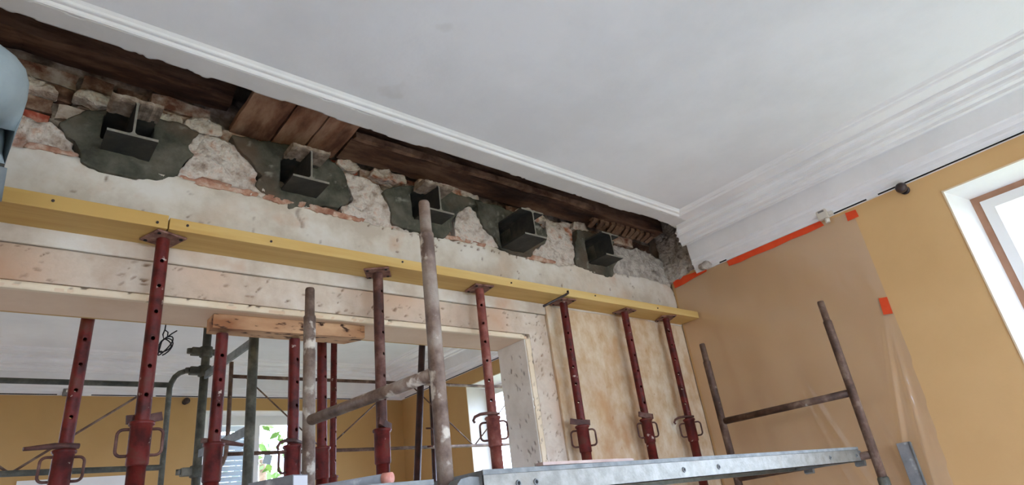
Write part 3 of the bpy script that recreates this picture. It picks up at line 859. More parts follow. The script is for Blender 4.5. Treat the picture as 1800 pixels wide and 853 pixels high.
# ------------------------------------------------------------------ steel beams
BEAM_LABELS = ['leftmost steel beam end beside the person, with dark hollows both sides of its web',
               'steel beam end under the three old brown planks, second from the left',
               'steel beam end partly hidden behind the tallest scaffold upright, middle of the five',
               'steel beam end jutting furthest from the wall, fourth from the left',
               'rightmost steel beam end, nearest the room corner and the broken cornice']
for (bx, bz, by), lab in zip(BEAMS, BEAM_LABELS):
    tf, tw, rr = .0095, .0075, .012
    hw, hh = BW / 2, BH
    half = [(hw, 0), (hw, tf)]
    fil = [(tw / 2 + rr * (1 - math.sin(a)), tf + rr * (1 - math.cos(a))) for a in (0.0, .5, 1.05, PI / 2)]
    half += fil + [(p, hh - q) for p, q in reversed(fil)] + [(hw, hh - tf), (hw, hh)]
    prof = half + [(-p, q) for p, q in reversed(half)]
    bm = bmesh.new()
    A = [bm.verts.new((p, 0, q)) for p, q in prof]
    B = [bm.verts.new((p, 0.15 - by, q)) for p, q in prof]
    n = len(prof)
    for k in range(n):
        bm.faces.new((A[k], A[(k + 1) % n], B[(k + 1) % n], B[k]))
    f = bm.faces.new(A); f.material_index = 1
    bm.faces.new(B)
    o = obj('steel_beam', bm, [m_steel, m_cut])
    o.location = (bx, by, bz)
    tag(o, lab, 'beam', 'steel beam ends in the wall')
    if bx < -1.9:
        bm = bmesh.new()
        rr_ = random.Random(int(-bx * 100))
        n = 16
        rows_ = []
        for k in range(n + 1):
            xx = -.079 + .158 * k / n
            zl = BH - .012 + rr_.uniform(-.004, .003)
            rows_.append([bm.verts.new((xx, .10, BH + .012)), bm.verts.new((xx, .02 + rr_.uniform(-.01, .01), BH + .010 + rr_.uniform(-.004, .006))),
                          bm.verts.new((xx, -.003 + rr_.uniform(-.003, .002), BH + .002 + rr_.uniform(-.003, .003))),
                          bm.verts.new((xx, -.004 + rr_.uniform(-.003, .002), zl)), bm.verts.new((xx, .012, zl - .003)), bm.verts.new((xx, .10, zl))])
        for A_, B_ in zip(rows_, rows_[1:]):
            for q in range(6):
                bm.faces.new((A_[q], A_[(q + 1) % 6], B_[(q + 1) % 6], B_[q]))
        bm.faces.new(rows_[0][::-1]); bm.faces.new(rows_[-1])
        obj('mortar_crust', bm, m_mortarbed, o)

# ------------------------------------------------------------------ old timbers in the void above the wall
rnd = random.Random(77)


def rough_beam(name, x0, x1, y0, y1, z0, z1, mat, label, cat='timber', n=40, amp=.012, seed=1, parent=None):
    bm = bmesh.new()
    prof = [(y0, z0), (y0 + (y1 - y0) * .5, z0), (y1, z0), (y1, (z0 + z1) / 2), (y1, z1), (y0, z1), (y0, z0 + (z1 - z0) * .66), (y0, z0 + (z1 - z0) * .33)]
    rings = []
    for i in range(n + 1):
        x = x0 + (x1 - x0) * i / n
        ring = []
        for k, (y, z) in enumerate(prof):
            d = mnoise.noise_vector(Vector((x * 5 + seed, y * 9, z * 9))) * amp
            d2 = mnoise.noise_vector(Vector((x * 22 + seed, y * 30, z * 30))) * amp * .5
            ring.append(bm.verts.new((x + d.x, y + d.y + d2.y, z + d.z + d2.z)))
        rings.append(ring)
    for A, B in zip(rings, rings[1:]):
        for k in range(8):
            bm.faces.new((A[k], A[(k + 1) % 8], B[(k + 1) % 8], B[k]))
    bm.faces.new(rings[0][::-1]); bm.faces.new(rings[-1])
    o = obj(name, bm, mat, parent)
    return tag(o, label, cat) if label else o


rough_beam('timber_beam', -2.41, -0.16, -0.13, 0.02, 3.20, 3.36, m_timber_dark,
           'long dark brown rotten timber along the ceiling gap, right of the planks', n=70, seed=2)
rough_beam('timber_beam', -4.6, -2.885, -0.06, 0.06, 3.30, 3.46, m_timber_dark,
           'dark timber in the ceiling gap above the leftmost beam', n=50, seed=9)
rough_beam('timber_batten', -2.40, -0.85, -0.155, -0.125, 3.205, 3.235, m_lath, 'thin pale batten nailed along the front of the long rotten timber', n=50, amp=.007, seed=4)
for k, (a, b, lab) in enumerate([(-2.872, -2.712, 'leftmost of three short brown planks bridging the ceiling gap'),
                                 (-2.702, -2.572, 'middle of three short brown planks bridging the ceiling gap'),
                                 (-2.560, -2.425, 'rightmost of three short brown planks bridging the ceiling gap')]):
    bm = bmesh.new()
    n = 10
    rings = []
    for i in range(n + 1):
        y = -0.62 + 0.66 * i / n
        j = lambda: rnd.uniform(-.0025, .0025)
        rings.append([bm.verts.new((a + j(), y, 3.19 + j())), bm.verts.new((a + (b - a) * .35, y, 3.19 + j())), bm.verts.new((a + (b - a) * .7, y, 3.19 + j())),
                      bm.verts.new((b + j(), y, 3.19 + j())), bm.verts.new((b + j(), y, 3.216)), bm.verts.new((a + j(), y, 3.216))])
    for A, B in zip(rings, rings[1:]):
        for q in range(6):
            bm.faces.new((A[q], A[(q + 1) % 6], B[(q + 1) % 6], B[q]))
    bm.faces.new(rings[0][::-1]); bm.faces.new(rings[-1])
    o = obj('old_plank', bm, m_timber_red)
    o.location = (0, 0, [-.004, 0.0, .006][k])
    tag(o, lab, 'plank', 'short planks bridging the ceiling gap')
# broken lath stubs near the corner
lath = thing('lath_strip', 'row of broken lath stubs hanging under the long timber near the corner', 'lath', (-0.8, -0.05, 3.19))
boxo('lath_rail', (0, -0.03, 0), (0.62, 0.0, 0.014), m_lath, lath)
for k in range(12):
    bm = bmesh.new()
    box(bm, (0, -.055, -.026), (.026, .03, -.002), .002)
    o = obj('lath_stub', bm, m_lath, lath)
    o.location = (0.02 + k * .049 + rnd.uniform(-.006, .006), 0, 0)
    o.rotation_euler = (rnd.uniform(-.25, .1), rnd.uniform(.1, .5), rnd.uniform(-.5, -.2))
bm = bmesh.new()
bmesh.ops.create_icosphere(bm, subdivisions=2, radius=.016)
for v in bm.verts:
    v.co *= 1 + .5 * mnoise.noise(v.co * 60)
    v.co.z *= .7
o = obj('plastic_scrap', bm, m_blue); o.location = (-0.708, -0.045, 3.186)
tag(o, 'small pale blue plastic scrap above the rightmost steel beam', 'scrap')


# ------------------------------------------------------------------ yellow boards and timber block
def board(name, lo, hi, mat, label, cat, nails=()):
    o = boxo(name, lo, hi, mat, None, .002)
    tag(o, label, cat)
    for (x, z) in nails:
        bm = bmesh.new()
        lathe(bm, [(.0045, 0), (.0045, .004)], 8)
        n = obj('nail', bm, m_knob, o)
        n.location = (x, lo[1] + .0005, z); n.rotation_euler = (PI / 2, 0, 0)
    return o


board('formwork_board', (-4.65, -0.150, 2.6115), (-3.088, -0.004, 2.661), m_board, 'left yellow formwork board behind the person', 'board', [(-3.4, 2.64), (-3.12, 2.628), (-3.7, 2.64)])
board('formwork_board', (-3.084, -0.150, 2.6115), (-0.022, -0.004, 2.654), m_board, 'long yellow formwork board on six red props reaching the corner', 'board',
      [(-3.03, 2.635), (-2.75, 2.63), (-2.2, 2.64), (-1.6, 2.63), (-1.0, 2.64), (-0.45, 2.63)])
bm = bmesh.new()
prof = [(-2.871, 0.060), (-2.285, 0.040), (-2.285, 0.075), (-2.33, 0.140), (-2.871, 0.140)]
A = [bm.verts.new((x, y, 2.357)) for x, y in prof]; B = [bm.verts.new((x, y, 2.4095)) for x, y in prof]
for k in range(5):
    bm.faces.new((A[k], A[(k + 1) % 5], B[(k + 1) % 5], B[k]))
bm.faces.new(A[::-1]); bm.faces.new(B)
tag(obj('timber_block', bm, m_block), 'short worn timber block wedged under the lintel of the opening', 'block')
# flake of plaster-splinter lying on the joint and a dark wedge
bm = bmesh.new()
vs = [bm.verts.new(p) for p in ((-2.90, -0.012, 2.672), (-2.835, -0.006, 2.664), (-2.90, -0.006, 2.664), (-2.90, -0.002, 2.675), (-2.835, -0.002, 2.666))]
bm.faces.new(vs[:3]); bm.faces.new((vs[0], vs[1], vs[4], vs[3]))
tag(obj('wood_splinter', bm, m_black), 'small dark splinter on top of the long yellow board', 'splinter')


# ------------------------------------------------------------------ adjustable props
def holed_tube(name, r, length, first, pitch, seg=18):
    """tube along -z from 0 with real bolt holes facing -y and +y"""
    bm = bmesh.new()
    hr, cell = .0066, .0105
    zs = [0.0]
    hole_rows = []
    z = first
    while z + cell < length:
        zs += [-(z - cell), -z, -(z + cell)]; hole_rows.append(len(zs) - 2); z += pitch
    zs.append(-length)
    ang0 = -PI / 2
    ring = lambda z: [bm.verts.new((r * math.cos(ang0 + 2 * PI * k / seg), r * math.sin(ang0 + 2 * PI * k / seg), z)) for k in range(seg)]
    R = [ring(z) for z in zs]
    skip = set()
    for h in hole_rows:
        for kc in (0, seg // 2):
            c = [R[h - 1][(kc - 1) % seg], R[h - 1][kc], R[h - 1][(kc + 1) % seg], R[h][(kc + 1) % seg], R[h + 1][(kc + 1) % seg], R[h + 1][kc], R[h + 1][(kc - 1) % seg], R[h][(kc - 1) % seg]]
            zc = zs[h]
            inner = []
            for q in range(8):
                a = 3 * PI / 4 - q * PI / 4
                du, dz = hr * math.cos(a), hr * math.sin(a)
                th = ang0 + 2 * PI * kc / seg + du / r
                inner.append(bm.verts.new((r * math.cos(th), r * math.sin(th), zc + dz)))
            deep = [bm.verts.new((v.co.x * .86, v.co.y * .86, v.co.z)) for v in inner]
            for q in range(8):
                f = bm.faces.new((c[q], c[(q + 1) % 8], inner[(q + 1) % 8], inner[q])); f.smooth = True
                bm.faces.new((inner[q], inner[(q + 1) % 8], deep[(q + 1) % 8], deep[q]))
            for i in (h - 1, h):
                for k in (kc - 1, kc):
                    skip.add((i, k % seg))
            bm.verts.remove(R[h][kc])
    for i in range(len(R) - 1):
        for k in range(seg):
            if (i, k) in skip:
                continue
            f = bm.faces.new((R[i][k], R[i][(k + 1) % seg], R[i + 1][(k + 1) % seg], R[i + 1][k])); f.smooth = True
    bmesh.ops.recalc_face_normals(bm, faces=bm.faces)
    me = bpy.data.meshes.new(name)
    bm.to_mesh(me); bm.free()
    return me


TUBE_R, OUT_R = .0208, .0248
inner_mesh = {}
for key, mt in (('red', m_red), ('rust', m_rust), ('worn', m_redbrown)):
    me = holed_tube('inner_tube', TUBE_R, 1.25, 0.085, 0.088)
    me.materials.append(mt); inner_mesh[key] = me


def plate_mesh(mat):
    bm = bmesh.new()
    box(bm, (-.052, -.052, -.008), (.052, .052, 0), .004)
    me = bpy.data.meshes.new('head_plate')
    bmesh.ops.recalc_face_normals(bm, faces=bm.faces)
    bm.to_mesh(me); bm.free(); me.materials.append(mat)
    return me


head_mesh = plate_mesh(m_plate)


def loop_pts(w, h, r, seg=5):
    """open rounded loop in the xz plane starting and ending at x=0"""
    pts = [(0, 0, 0)]
    for k in range(seg + 1):
        a = PI / 2 * k / seg
        pts.append((w - r + r * math.sin(a), 0, -(r - r * math.cos(a))))
    for k in range(seg + 1):
        a = PI / 2 * k / seg
        pts.append((w - r + r * math.cos(a), 0, -(h - r + r * math.sin(a))))
    pts.append((0, 0, -h))
    return pts


def make_prop(label, x, y, ztop, zcol, kind='red', handles=True, hook=0, yaw=0.0, tilt=0.0, head=True, head_yaw=0.0, group='red adjustable steel props', rot=0.0):
    t = thing('steel_prop', label, 'prop', (x, y, 0), group)
    t.rotation_mode = 'ZYX'
    t.rotation_euler = (0, math.atan(tilt), yaw)
    # x shift so that a tilted prop still meets its head point
    t.location.x = x - tilt * ztop
    o = link('inner_tube', inner_mesh[kind], None, t)
    o.location = (0, 0, ztop - .008)
    if head:
        h = link('head_plate', head_mesh, None, t)
        h.location = (0, 0, ztop); h.rotation_euler = (0, 0, head_yaw)
        for (a, b) in ((-.038, -.038), (.038, -.038), (.038, .038), (-.038, .038)):
            bm = bmesh.new(); lathe(bm, [(.006, -.003), (.006, 0)], 8)
            q = obj('bolt_hole', bm, m_black, h); q.location = (a, b, -.0075)
    mat = {'red': m_red, 'rust': m_red, 'worn': m_redbrown}[kind]
    bm = bmesh.new()
    lathe(bm, [(OUT_R, 0.006), (OUT_R, zcol - .09)], 20)
    obj('outer_tube', bm, mat, t)
    bm = bmesh.new(); box(bm, (-.05, -.05, 0), (.05, .05, .008), .002)
    obj('base_plate', bm, m_plate, t)
    bm = bmesh.new()
    lathe(bm, [(.026, -.125), (.0298, -.12), (.0298, -.012), (.0345, -.009), (.0355, -.002), (.032, .002), (.022, .004)], 20)
    c = obj('collar', bm, mat, t)
    c.location = (0, 0, zcol); c.rotation_euler = (0, 0, rot)
    if handles:
        for s in (1, -1):
            bm = bmesh.new()
            sweep(bm, [(s * (p[0] + .027), p[1], p[2] - .02) for p in loop_pts(.032, .075, .016)], .0045, 8)
            obj('handle', bm, m_rust, c)
    if hook:
        bm = bmesh.new()
        if hook == 1:      # long curved pin
            pts = [(.03, -.012, .010), (-.02, -.03, .014), (-.055, -.034, .012), (-.078, -.030, .004), (-.086, -.026, -.010), (-.080, -.024, -.020)]
            sweep(bm, pts, [.006, .007, .0065, .006, .0055, .005], 8)
        elif hook == 2:    # straight lever
            pts = [(.036, -.01, .012), (-.03, -.03, .010), (-.11, -.045, .000)]
            sweep(bm, pts, [.009, .010, .006], 8)
        else:              # flat tongue
            pts = [(.04, -.01, .010), (-.02, -.028, .016), (-.055, -.034, .024)]
            sweep(bm, pts, .006, 4, flat=(.004, .013))
        h = obj('locking_pin', bm, m_rust, t)
        h.location = (0, 0, zcol); h.rotation_euler = (0, 0, rot)
    return t


ZH = 2.611
make_prop('red prop under the joint of the two yellow boards, leftmost of the front row', -3.084, -.078, ZH, 2.0, 'red', True, 3, 0, 0.0, rot=-.1 + PI, head_yaw=.35)
make_prop('brown-tubed prop under the long board with a plain red collar, no handles', -2.278, -.078, ZH, 1.966, 'rust', False, 3, .35, .015, rot=0, head_yaw=.6)
make_prop('faded red prop in front of the right jamb, curved hook on its collar', -1.742, -.078, ZH, 2.009, 'worn', True, 1, -.6, .012, rot=0, head_yaw=.5)
p4 = make_prop('red prop just right of the opening, with a loose bar across its head', -1.183, -.078, ZH, 1.965, 'red', True, 3, -.75, .026, rot=0, head_yaw=.6)
make_prop('red prop in the middle of the stained plaster, fifth along the long board', -0.682, -.078, ZH, 1.994, 'red', True, 3, -.4, .02, rot=0, head_yaw=.5)
make_prop('rightmost red prop, next to the room corner, hooked pin on its collar', -0.285, -.078, ZH, 1.991, 'red', True, 1, -.9, .02, rot=0, head_yaw=.4)
make_prop('red prop with flaking white spots at the far left behind the opening', -3.219, .30, 2.62, 1.984, 'red', True, 2, 0, .012, group='props behind the opening')
make_prop('red prop under the left end of the timber block', -2.826, .10, 2.356, 1.961, 'red', False, 2, PI, .008, head=False, group='props behind the opening')
make_prop('red prop under the middle of the timber block, hoop pin on its collar', -2.557, .10, 2.356, 1.945, 'red', True, 1, .3, 0, head=False, group='props behind the opening')
make_prop('dark red prop close behind the slim left scaffold upright', -2.338, .34, 2.62, 1.97, 'red', False, 0, .4, 0, group='props behind the opening')
make_prop('thin red prop in the next room, right of the slim left scaffold upright', -1.688, 1.60, 3.13, 1.98, 'red', False, 0, .5, .02, group='props behind the opening')
# loose bar on the fourth head
bar = tube('loose_bar', [(-1.42, -.165, 2.527), (-1.26, -.172, 2.603), (-1.235, -.172, 2.617), (-1.233, -.170, 2.63)], .006, m_knob)
tag(bar, 'dark bent bar lodged across the head of the prop right of the opening', 'bar')

# dark leaning poles in the next room
pole = thing('leaning_pole', 'dark brown pole leaning in the next room, left of the tallest upright', 'pole', (0, 0, 0))
tube('pole_shaft', [(-1.052, 1.45, 3.132), (-1.43, 1.45, 0.0)], .0235, m_darkprop, pole, 14)
bm = bmesh.new(); sweep(bm, [(.02 + p[0] - 1.13, 1.44, p[2] + 2.23) for p in loop_pts(.05, .12, .02)], .006, 8)
pole2 = thing('leaning_pole', 'thin dark pole half hidden behind the tallest scaffold upright', 'pole', (0, 0, 0))
tube('pole_shaft', [(-0.588, 2.1, 3.13), (-0.72, 2.1, 0.0)], .018, m_darkprop, pole2, 12)
obj('handle', bm, m_rust, pole)


# ------------------------------------------------------------------ scaffold frames
def arc(c, r, a0, a1, ax, n=8):
    out = []
    for k in range(n + 1):
        a = a0 + (a1 - a0) * k / n
        out.append((c[0] + (r * math.cos(a) if ax == 'x' else 0), c[1] + (r * math.cos(a) if ax == 'y' else 0), c[2] + r * math.sin(a)))
    return out


def scaffold_frame(label, near, far, ztn, ztf, rungs, mat, r=.0205, spig=True, group='scaffold end frames', rung_mat=None):
    t = thing('scaffold_trestle', label, 'scaffold', (near[0], near[1], 0), group)
    loc = Vector((near[0], near[1], 0))
    for (x, y), zt in ((near, ztn), (far, ztf)):
        p = Vector((x, y, 0)) - loc
        bm = bmesh.new()
        if spig:
            lathe(bm, [(r, 0.0), (r, zt - .115), (r * 1.04, zt - .112), (r * .98, zt - .106), (r * .82, zt - .102), (r * .80, zt - .006), (r * .7, zt)], 18)
        else:
            lathe(bm, [(r, 0.0), (r, zt)], 18)
        u = obj('upright', bm, mat, t); u.location = p
        bm = bmesh.new()
        lathe(bm, [(r * 1.02, -.07), (r * 1.22, -.065), (r * 1.22, .06), (r * 1.02, .066)], 18)
        c = obj('joint_sleeve', bm, m_scaff_green, u); c.location = (0, 0, 1.49)
        bm = bmesh.new()
        box(bm, (-.07, -.07, 0), (.07, .07, .008), .002); obj('foot_plate', bm, m_plate, u)
    a = Vector((near[0], near[1], 0)) - loc; b = Vector((far[0], far[1], 0)) - loc
    d = (b - a).normalized()
    for z in rungs:
        zn, zf = z if isinstance(z, tuple) else (z, z)
        tube('rung', [tuple(a + d * r * .8 + Vector((0, 0, zn))), tuple(b - d * r * .8 + Vector((0, 0, zf)))], r * .86, rung_mat or mat, t, 14)
    return t


scaffold_frame('nearest scaffold frame in front of the opening, with the tallest paint-splashed upright', (-2.558, -.870), (-2.627, -.21), 2.484, 2.441,
               [(1.972, 1.975), 1.640, 1.05, .45], m_scaff)
scaffold_frame('brown scaffold frame standing before the plastic-covered wall', (-0.285, -1.0), (-0.285, -.28), 2.398, 2.384,
               [1.937, (1.655, 1.640), 1.05, .45], m_scaff_rust)
scaffold_frame('scaffold frame carrying the far left end of the person\'s deck', (-4.82, -.87), (-4.86, -.21), 2.48, 2.44,
               [1.972, 1.640, 1.05, .45], m_scaff)


def steel_deck(label, x0, x1, y0, y1, z0a, z0b, h=.062, rivets=()):
    """perforated steel plank between two rungs; z0a, z0b the undersides at its ends"""
    t = thing('steel_deck', label, 'scaffold deck', (x0, y0, z0a), 'steel scaffold decks')
    Lx = x1 - x0; W = y1 - y0
    t.rotation_euler = (0, -math.atan2(z0b - z0a, Lx), 0)
    lip = .016
    for nm, ya, yb, yl in (('side_rail', 0.0, .003, lip), ('side_rail', W - .003, W, W - lip)):
        bm = bmesh.new()
        box(bm, (0.05, ya, 0), (Lx - .05, yb, h))
        box(bm, (0.05, min(ya, yl), 0), (Lx - .05, max(yb, yl), .0025))
        s = obj(nm, bm, m_galv, t)
        if ya == 0.0:
            bm = bmesh.new(); box(bm, (0.05, -.0035, h - .011), (Lx - .05, .001, h + .001), .001); obj('rolled_edge', bm, m_galv_edge, s)
            for rx in rivets:
                bm = bmesh.new(); lathe(bm, [(.009, -.001), (.0075, .003), (.005, .003), (.0045, 0)], 12)
                q = obj('rivet', bm, m_galv_edge, s); q.location = (rx, 0, h * .42); q.rotation_euler = (PI / 2, 0, 0)
                bm = bmesh.new(); lathe(bm, [(.005, 0), (.005, .0012)], 10)
                q = obj('rivet_hole', bm, m_black, s); q.location = (rx, -.001, h * .42); q.rotation_euler = (PI / 2, 0, 0)
    bm = bmesh.new()
    box(bm, (0.05, .003, h - .003), (Lx - .05, W - .003, h))
    for k in range(1, 5):
        yy = W * k / 5
        box(bm, (0.05, yy - .006, h - .010), (Lx - .05, yy + .006, h - .0025))
    obj('deck_panel', bm, m_galv, t)
    for xa in (0.05, Lx - .053):
        bm = bmesh.new(); box(bm, (xa, .0, 0), (xa + .003, W, h)); obj('end_cap', bm, m_galv_edge, t)
    for xs, sg in ((0.052, -1), (Lx - .052, 1)):
        for yy in (.035, W - .035):
            bm = bmesh.new()
            pts = [(xs, yy, h * .62), (xs + sg * .03, yy, h * .66), (xs + sg * .052, yy, h * .60), (xs + sg * .068, yy, h * .34), (xs + sg * .072, yy, h * .05), (xs + sg * .066, yy, -.018)]
            sweep(bm, pts, .01, 4, flat=(.022, .010))
            obj('hook', bm, m_galv_edge, t)
    return t


steel_deck('bright galvanised deck between the two front scaffold frames, nearest the camera', -2.56, -0.285, -0.955, -0.635, 1.653, 1.632, rivets=(.16, .22, .86, 1.06, 1.92, 2.19))
steel_deck('galvanised deck between the front scaffold frames, on the wall side', -2.59, -0.285, -0.61, -0.30, 1.655, 1.653)
steel_deck('galvanised deck on the near side of the person\'s scaffold bay', -4.83, -2.60, -0.955, -0.635, 1.640, 1.640)
steel_deck('galvanised deck the person stands on, beside the wall', -4.85, -2.60, -0.61, -0.25, 1.655, 1.655)

# things lying on the decks
t = thing('loose_tube', 'short grey tube with a pink end cap lying on the deck', 'tube', (0, 0, 0))
tube('tube_body', [(-2.90, -0.30, 1.732), (-2.632, -0.716, 1.734)], .0130, m_greyboard, t, 14)
tube('end_cap', [(-2.638, -0.707, 1.734), (-2.624, -0.728, 1.734)], [.0145, .0135], m_pink, t, 14)
t = thing('grey_board', 'grey board with a white label on its end, lying across the deck', 'board', (0, 0, 0))
dv = Vector((-0.08, 0.184, 0)).normalized(); sv = Vector((dv.y, -dv.x, 0))
e0 = Vector((-2.675, -0.30, 0))
bm = bmesh.new()
vs = []
for zz in (1.7185, 1.80):
    for p in (e0 - sv * .05, e0 + sv * .01, e0 + sv * .01 + dv * .18, e0 - sv * .05 + dv * .18):
        vs.append(bm.verts.new((p.x, p.y, zz)))
for f in ((0, 3, 2, 1), (4, 5, 6, 7), (0, 1, 5, 4), (1, 2, 6, 5), (2, 3, 7, 6), (3, 0, 4, 7)):
    bm.faces.new([vs[i] for i in f])
obj('board_body', bm, m_greyboard, t)
bm = bmesh.new()
q = [e0 - sv * .048 - dv * .002, e0 + sv * .008 - dv * .002]
vs = [bm.verts.new((p.x, p.y, zz)) for zz in (1.742, 1.797) for p in q] + [bm.verts.new((p.x + dv.x * .0018, p.y + dv.y * .0018, zz)) for zz in (1.742, 1.797) for p in q]
for f in ((0, 1, 3, 2), (4, 6, 7, 5), (0, 4, 5, 1), (2, 3, 7, 6), (0, 2, 6, 4), (1, 5, 7, 3)):
    bm.faces.new([vs[i] for i in f])
obj('label', bm, m_label, t)
bm = bmesh.new()
prof = [(0, -.012), (.30, -.016), (.40, -.008), (.43, .004), (.38, .016), (0, .014)]
A = [bm.verts.new((x, y, 0)) for x, y in prof]; B = [bm.verts.new((x, y, .008)) for x, y in prof]
for k in range(6):
    bm.faces.new((A[k], A[(k + 1) % 6], B[(k + 1) % 6], B[k]))
bm.faces.new(A[::-1]); bm.faces.new(B)
o = obj('pointed_stick', bm, M('pale_wood', [(0.3, srgb(186, 160, 150)), (0.7, srgb(206, 184, 174))], 9, .7))
o.location = (-2.30, -0.935, 1.7165); o.rotation_euler = (0, .009, .07)
tag(o, 'flat pale pointed stick lying along the edge of the bright deck', 'stick')

# ------------------------------------------------------------------ scaffold of the next room
scaffold_frame('grey-green scaffold frame in the next room, behind the timber block', (-2.543, .62), (-2.570, 1.30), 2.86, 2.90,
               [1.0, .45], m_scaff_green, r=.0215, spig=False, group='next-room scaffold')
fr = bpy.data.objects[[o.name for o in bpy.data.objects if o.name.startswith('scaffold_trestle')][-1]]
o0 = Vector(fr.location)
for zz in (2.497, 2.098):
    tube('flat_rung', [tuple(Vector((-2.543, .64, zz)) - o0), tuple(Vector((-2.570, 1.28, zz)) - o0)], .02, m_galv_edge, fr, flat=(.006, .019))
for zz in (2.63, 2.525, 2.016):
    bm = bmesh.new()
    lathe(bm, [(.023, -.03), (.033, -.026), (.033, .026), (.023, .03)], 14)
    box(bm, (-.075, -.022, -.02), (-.025, .022, .02), .006)
    box(bm, (.02, -.018, -.014), (.06, .018, .014), .004)
    lathe(bm, [(.014, -.012), (.014, .014)], 8, at=(-.082, 0, 0))
    c = obj('coupler', bm, m_scaff_green, fr); c.location = Vector((-2.570, 1.30, zz)) - o0

g = thing('guard_rail', 'grey guard rail with a curved corner on the left of the next room', 'guard rail', (-2.72, 1.34, 1.0), 'next-room scaffold')
O = Vector((-2.72, 1.34, 1.0))
S = lambda pts: [tuple(Vector(p) - O) for p in pts]
yy = 1.34
tube('top_rail', S([(-4.9, yy, 2.462), (-2.722, yy, 2.456)]), .0135, m_scaff_green, g)
tube('lower_rail', S([(-4.9, yy, 2.070), (-2.722, yy, 2.049)]), .0135, m_scaff_green, g)
tube('end_post', S([(-4.9, yy, 1.0), (-4.9, yy, 2.5)]), .0135, m_scaff_green, g)
tube('end_post', S([(-2.712, yy, 1.0), (-2.722, yy, 2.440), (-2.716, yy, 2.468), (-2.702, yy, 2.500), (-2.682, yy, 2.520), (-2.655, yy, 2.532), (-2.60, yy, 2.538), (-2.572, yy, 2.540)]), .0135, m_scaff_green, g)
tube('brace', S([(-3.30, yy, 2.062), (-2.79, yy, 2.45)]), .0055, m_scaff_rust, g, 8)
tube('brace', S([(-3.32, yy, 2.062), (-3.82, yy, 2.45)]), .0055, m_scaff_rust, g, 8)

g = thing('guard_rail', 'long thin guard rail crossing the next room behind the props', 'guard rail', (-2.31, 1.7, 1.0), 'next-room scaffold')
O = Vector((-2.31, 1.7, 1.0)); yy = 1.7
S = lambda pts: [tuple(Vector(p) - O) for p in pts]
tube('top_rail', S([(-2.312, yy, 2.606), (-0.10, yy, 2.595)]), .0115, m_scaff_rust, g)
tube('lower_rail', S([(-2.318, yy, 2.150), (-0.10, yy, 2.138)]), .0115, m_scaff_rust, g)
tube('end_post', S([(-2.318, yy, 2.694), (-2.314, yy, 2.3), (-2.318, yy, 2.15), (-2.335, yy, 2.10), (-2.37, yy, 2.055), (-2.40, yy, 2.03)]), .0125, m_scaff_rust, g)
tube('end_post', S([(-0.10, yy, 2.694), (-0.10, yy, 1.0)]), .0125, m_scaff_rust, g)
tube('end_post', S([(-2.41, yy, 2.03), (-2.41, yy, 1.0)]), .0125, m_scaff_rust, g)
for a, b in (((-2.225, 2.600), (-1.725, 2.150)), ((-1.157, 2.598), (-1.715, 2.150)), ((-1.06, 2.598), (-0.53, 2.142)), ((-0.12, 2.49), (-0.518, 2.142))):
    tube('brace', S([(a[0], yy, a[1]), (b[0], yy, b[1])]), .005, m_scaff_rust, g, 8)
# legs of the free-standing rails
for (ax, ay, nm) in ((-4.9, 1.34, 0), (-2.712, 1.34, 0), (-2.41, 1.7, 1), (-0.10, 1.7, 1)):
    g_ = [o for o in bpy.data.objects if o.name.startswith('guard_rail')][nm]
    tube('leg', [tuple(Vector((ax, ay, 0)) - Vector(g_.location)), tuple(Vector((ax, ay, 1.02)) - Vector(g_.location))], .0135, m_scaff_green, g_)

# coiled black cable hanging from the next room's ceiling
cab = thing('hanging_cable', 'coil of black cable hanging from the ceiling of the next room', 'cable', (-2.737, 1.5, 3.135))
tube('cable_drop', [(0, 0, 0), (.002, .002, -.2), (-.004, 0, -.33), (-.012, 0, -.36), (-.006, 0, -.385), (.012, 0, -.37), (.012, 0, -.345), (-.002, 0, -.335)], .0035, m_cable, cab, 8)
pts = []
for k in range(64):
    a = 2 * PI * k / 21
    rx, rz = .032 + .012 * math.sin(k * .31), .045 + .018 * math.sin(k * .17 + 1)
    pts.append((-.004 + rx * math.sin(a) + .006 * math.sin(k * .4), .012 * math.sin(k * .23), -.425 - .012 * math.sin(k * .1) - rz * math.cos(a + .5)))
tube('cable_coil', pts, .0035, m_cable, cab, 8)
tube('cable_end', [(.0, 0, -.385), (.03, -.01, -.355), (.055, -.01, -.335)], .0035, m_cable, cab, 8)


# ------------------------------------------------------------------ small things on the walls
def wall_knob(label, loc, axis):
    t = thing('wall_knob', label, 'knob', loc, 'dark knobs under the cornice')
    ax = Vector((-1, 0, 0)) if axis == 'x' else Vector((0, -1, 0))
    tube('stem', [(0, 0, 0), tuple(ax * .05)], .008, m_knob, t, 10)
    bm = bmesh.new()
    bmesh.ops.create_uvsphere(bm, u_segments=18, v_segments=12, radius=.027)
    for f in bm.faces:
        f.smooth = True
    b = obj('ball', bm, m_knob, t); b.location = ax * .06
    bm = bmesh.new(); lathe(bm, [(.022, 0), (.022, .006), (.016, .010)], 16)
    r = obj('rosette', bm, m_knob, t); r.rotation_euler = (0, -PI / 2, 0) if axis == 'x' else (PI / 2, 0, 0)
    return t


wall_knob('dark round knob on the ochre wall just left of the window', (0, -1.485, 2.872), 'x')
wall_knob('dark round knob high on the far ochre wall of the next room', (-2.12, YB, 2.858), 'y')

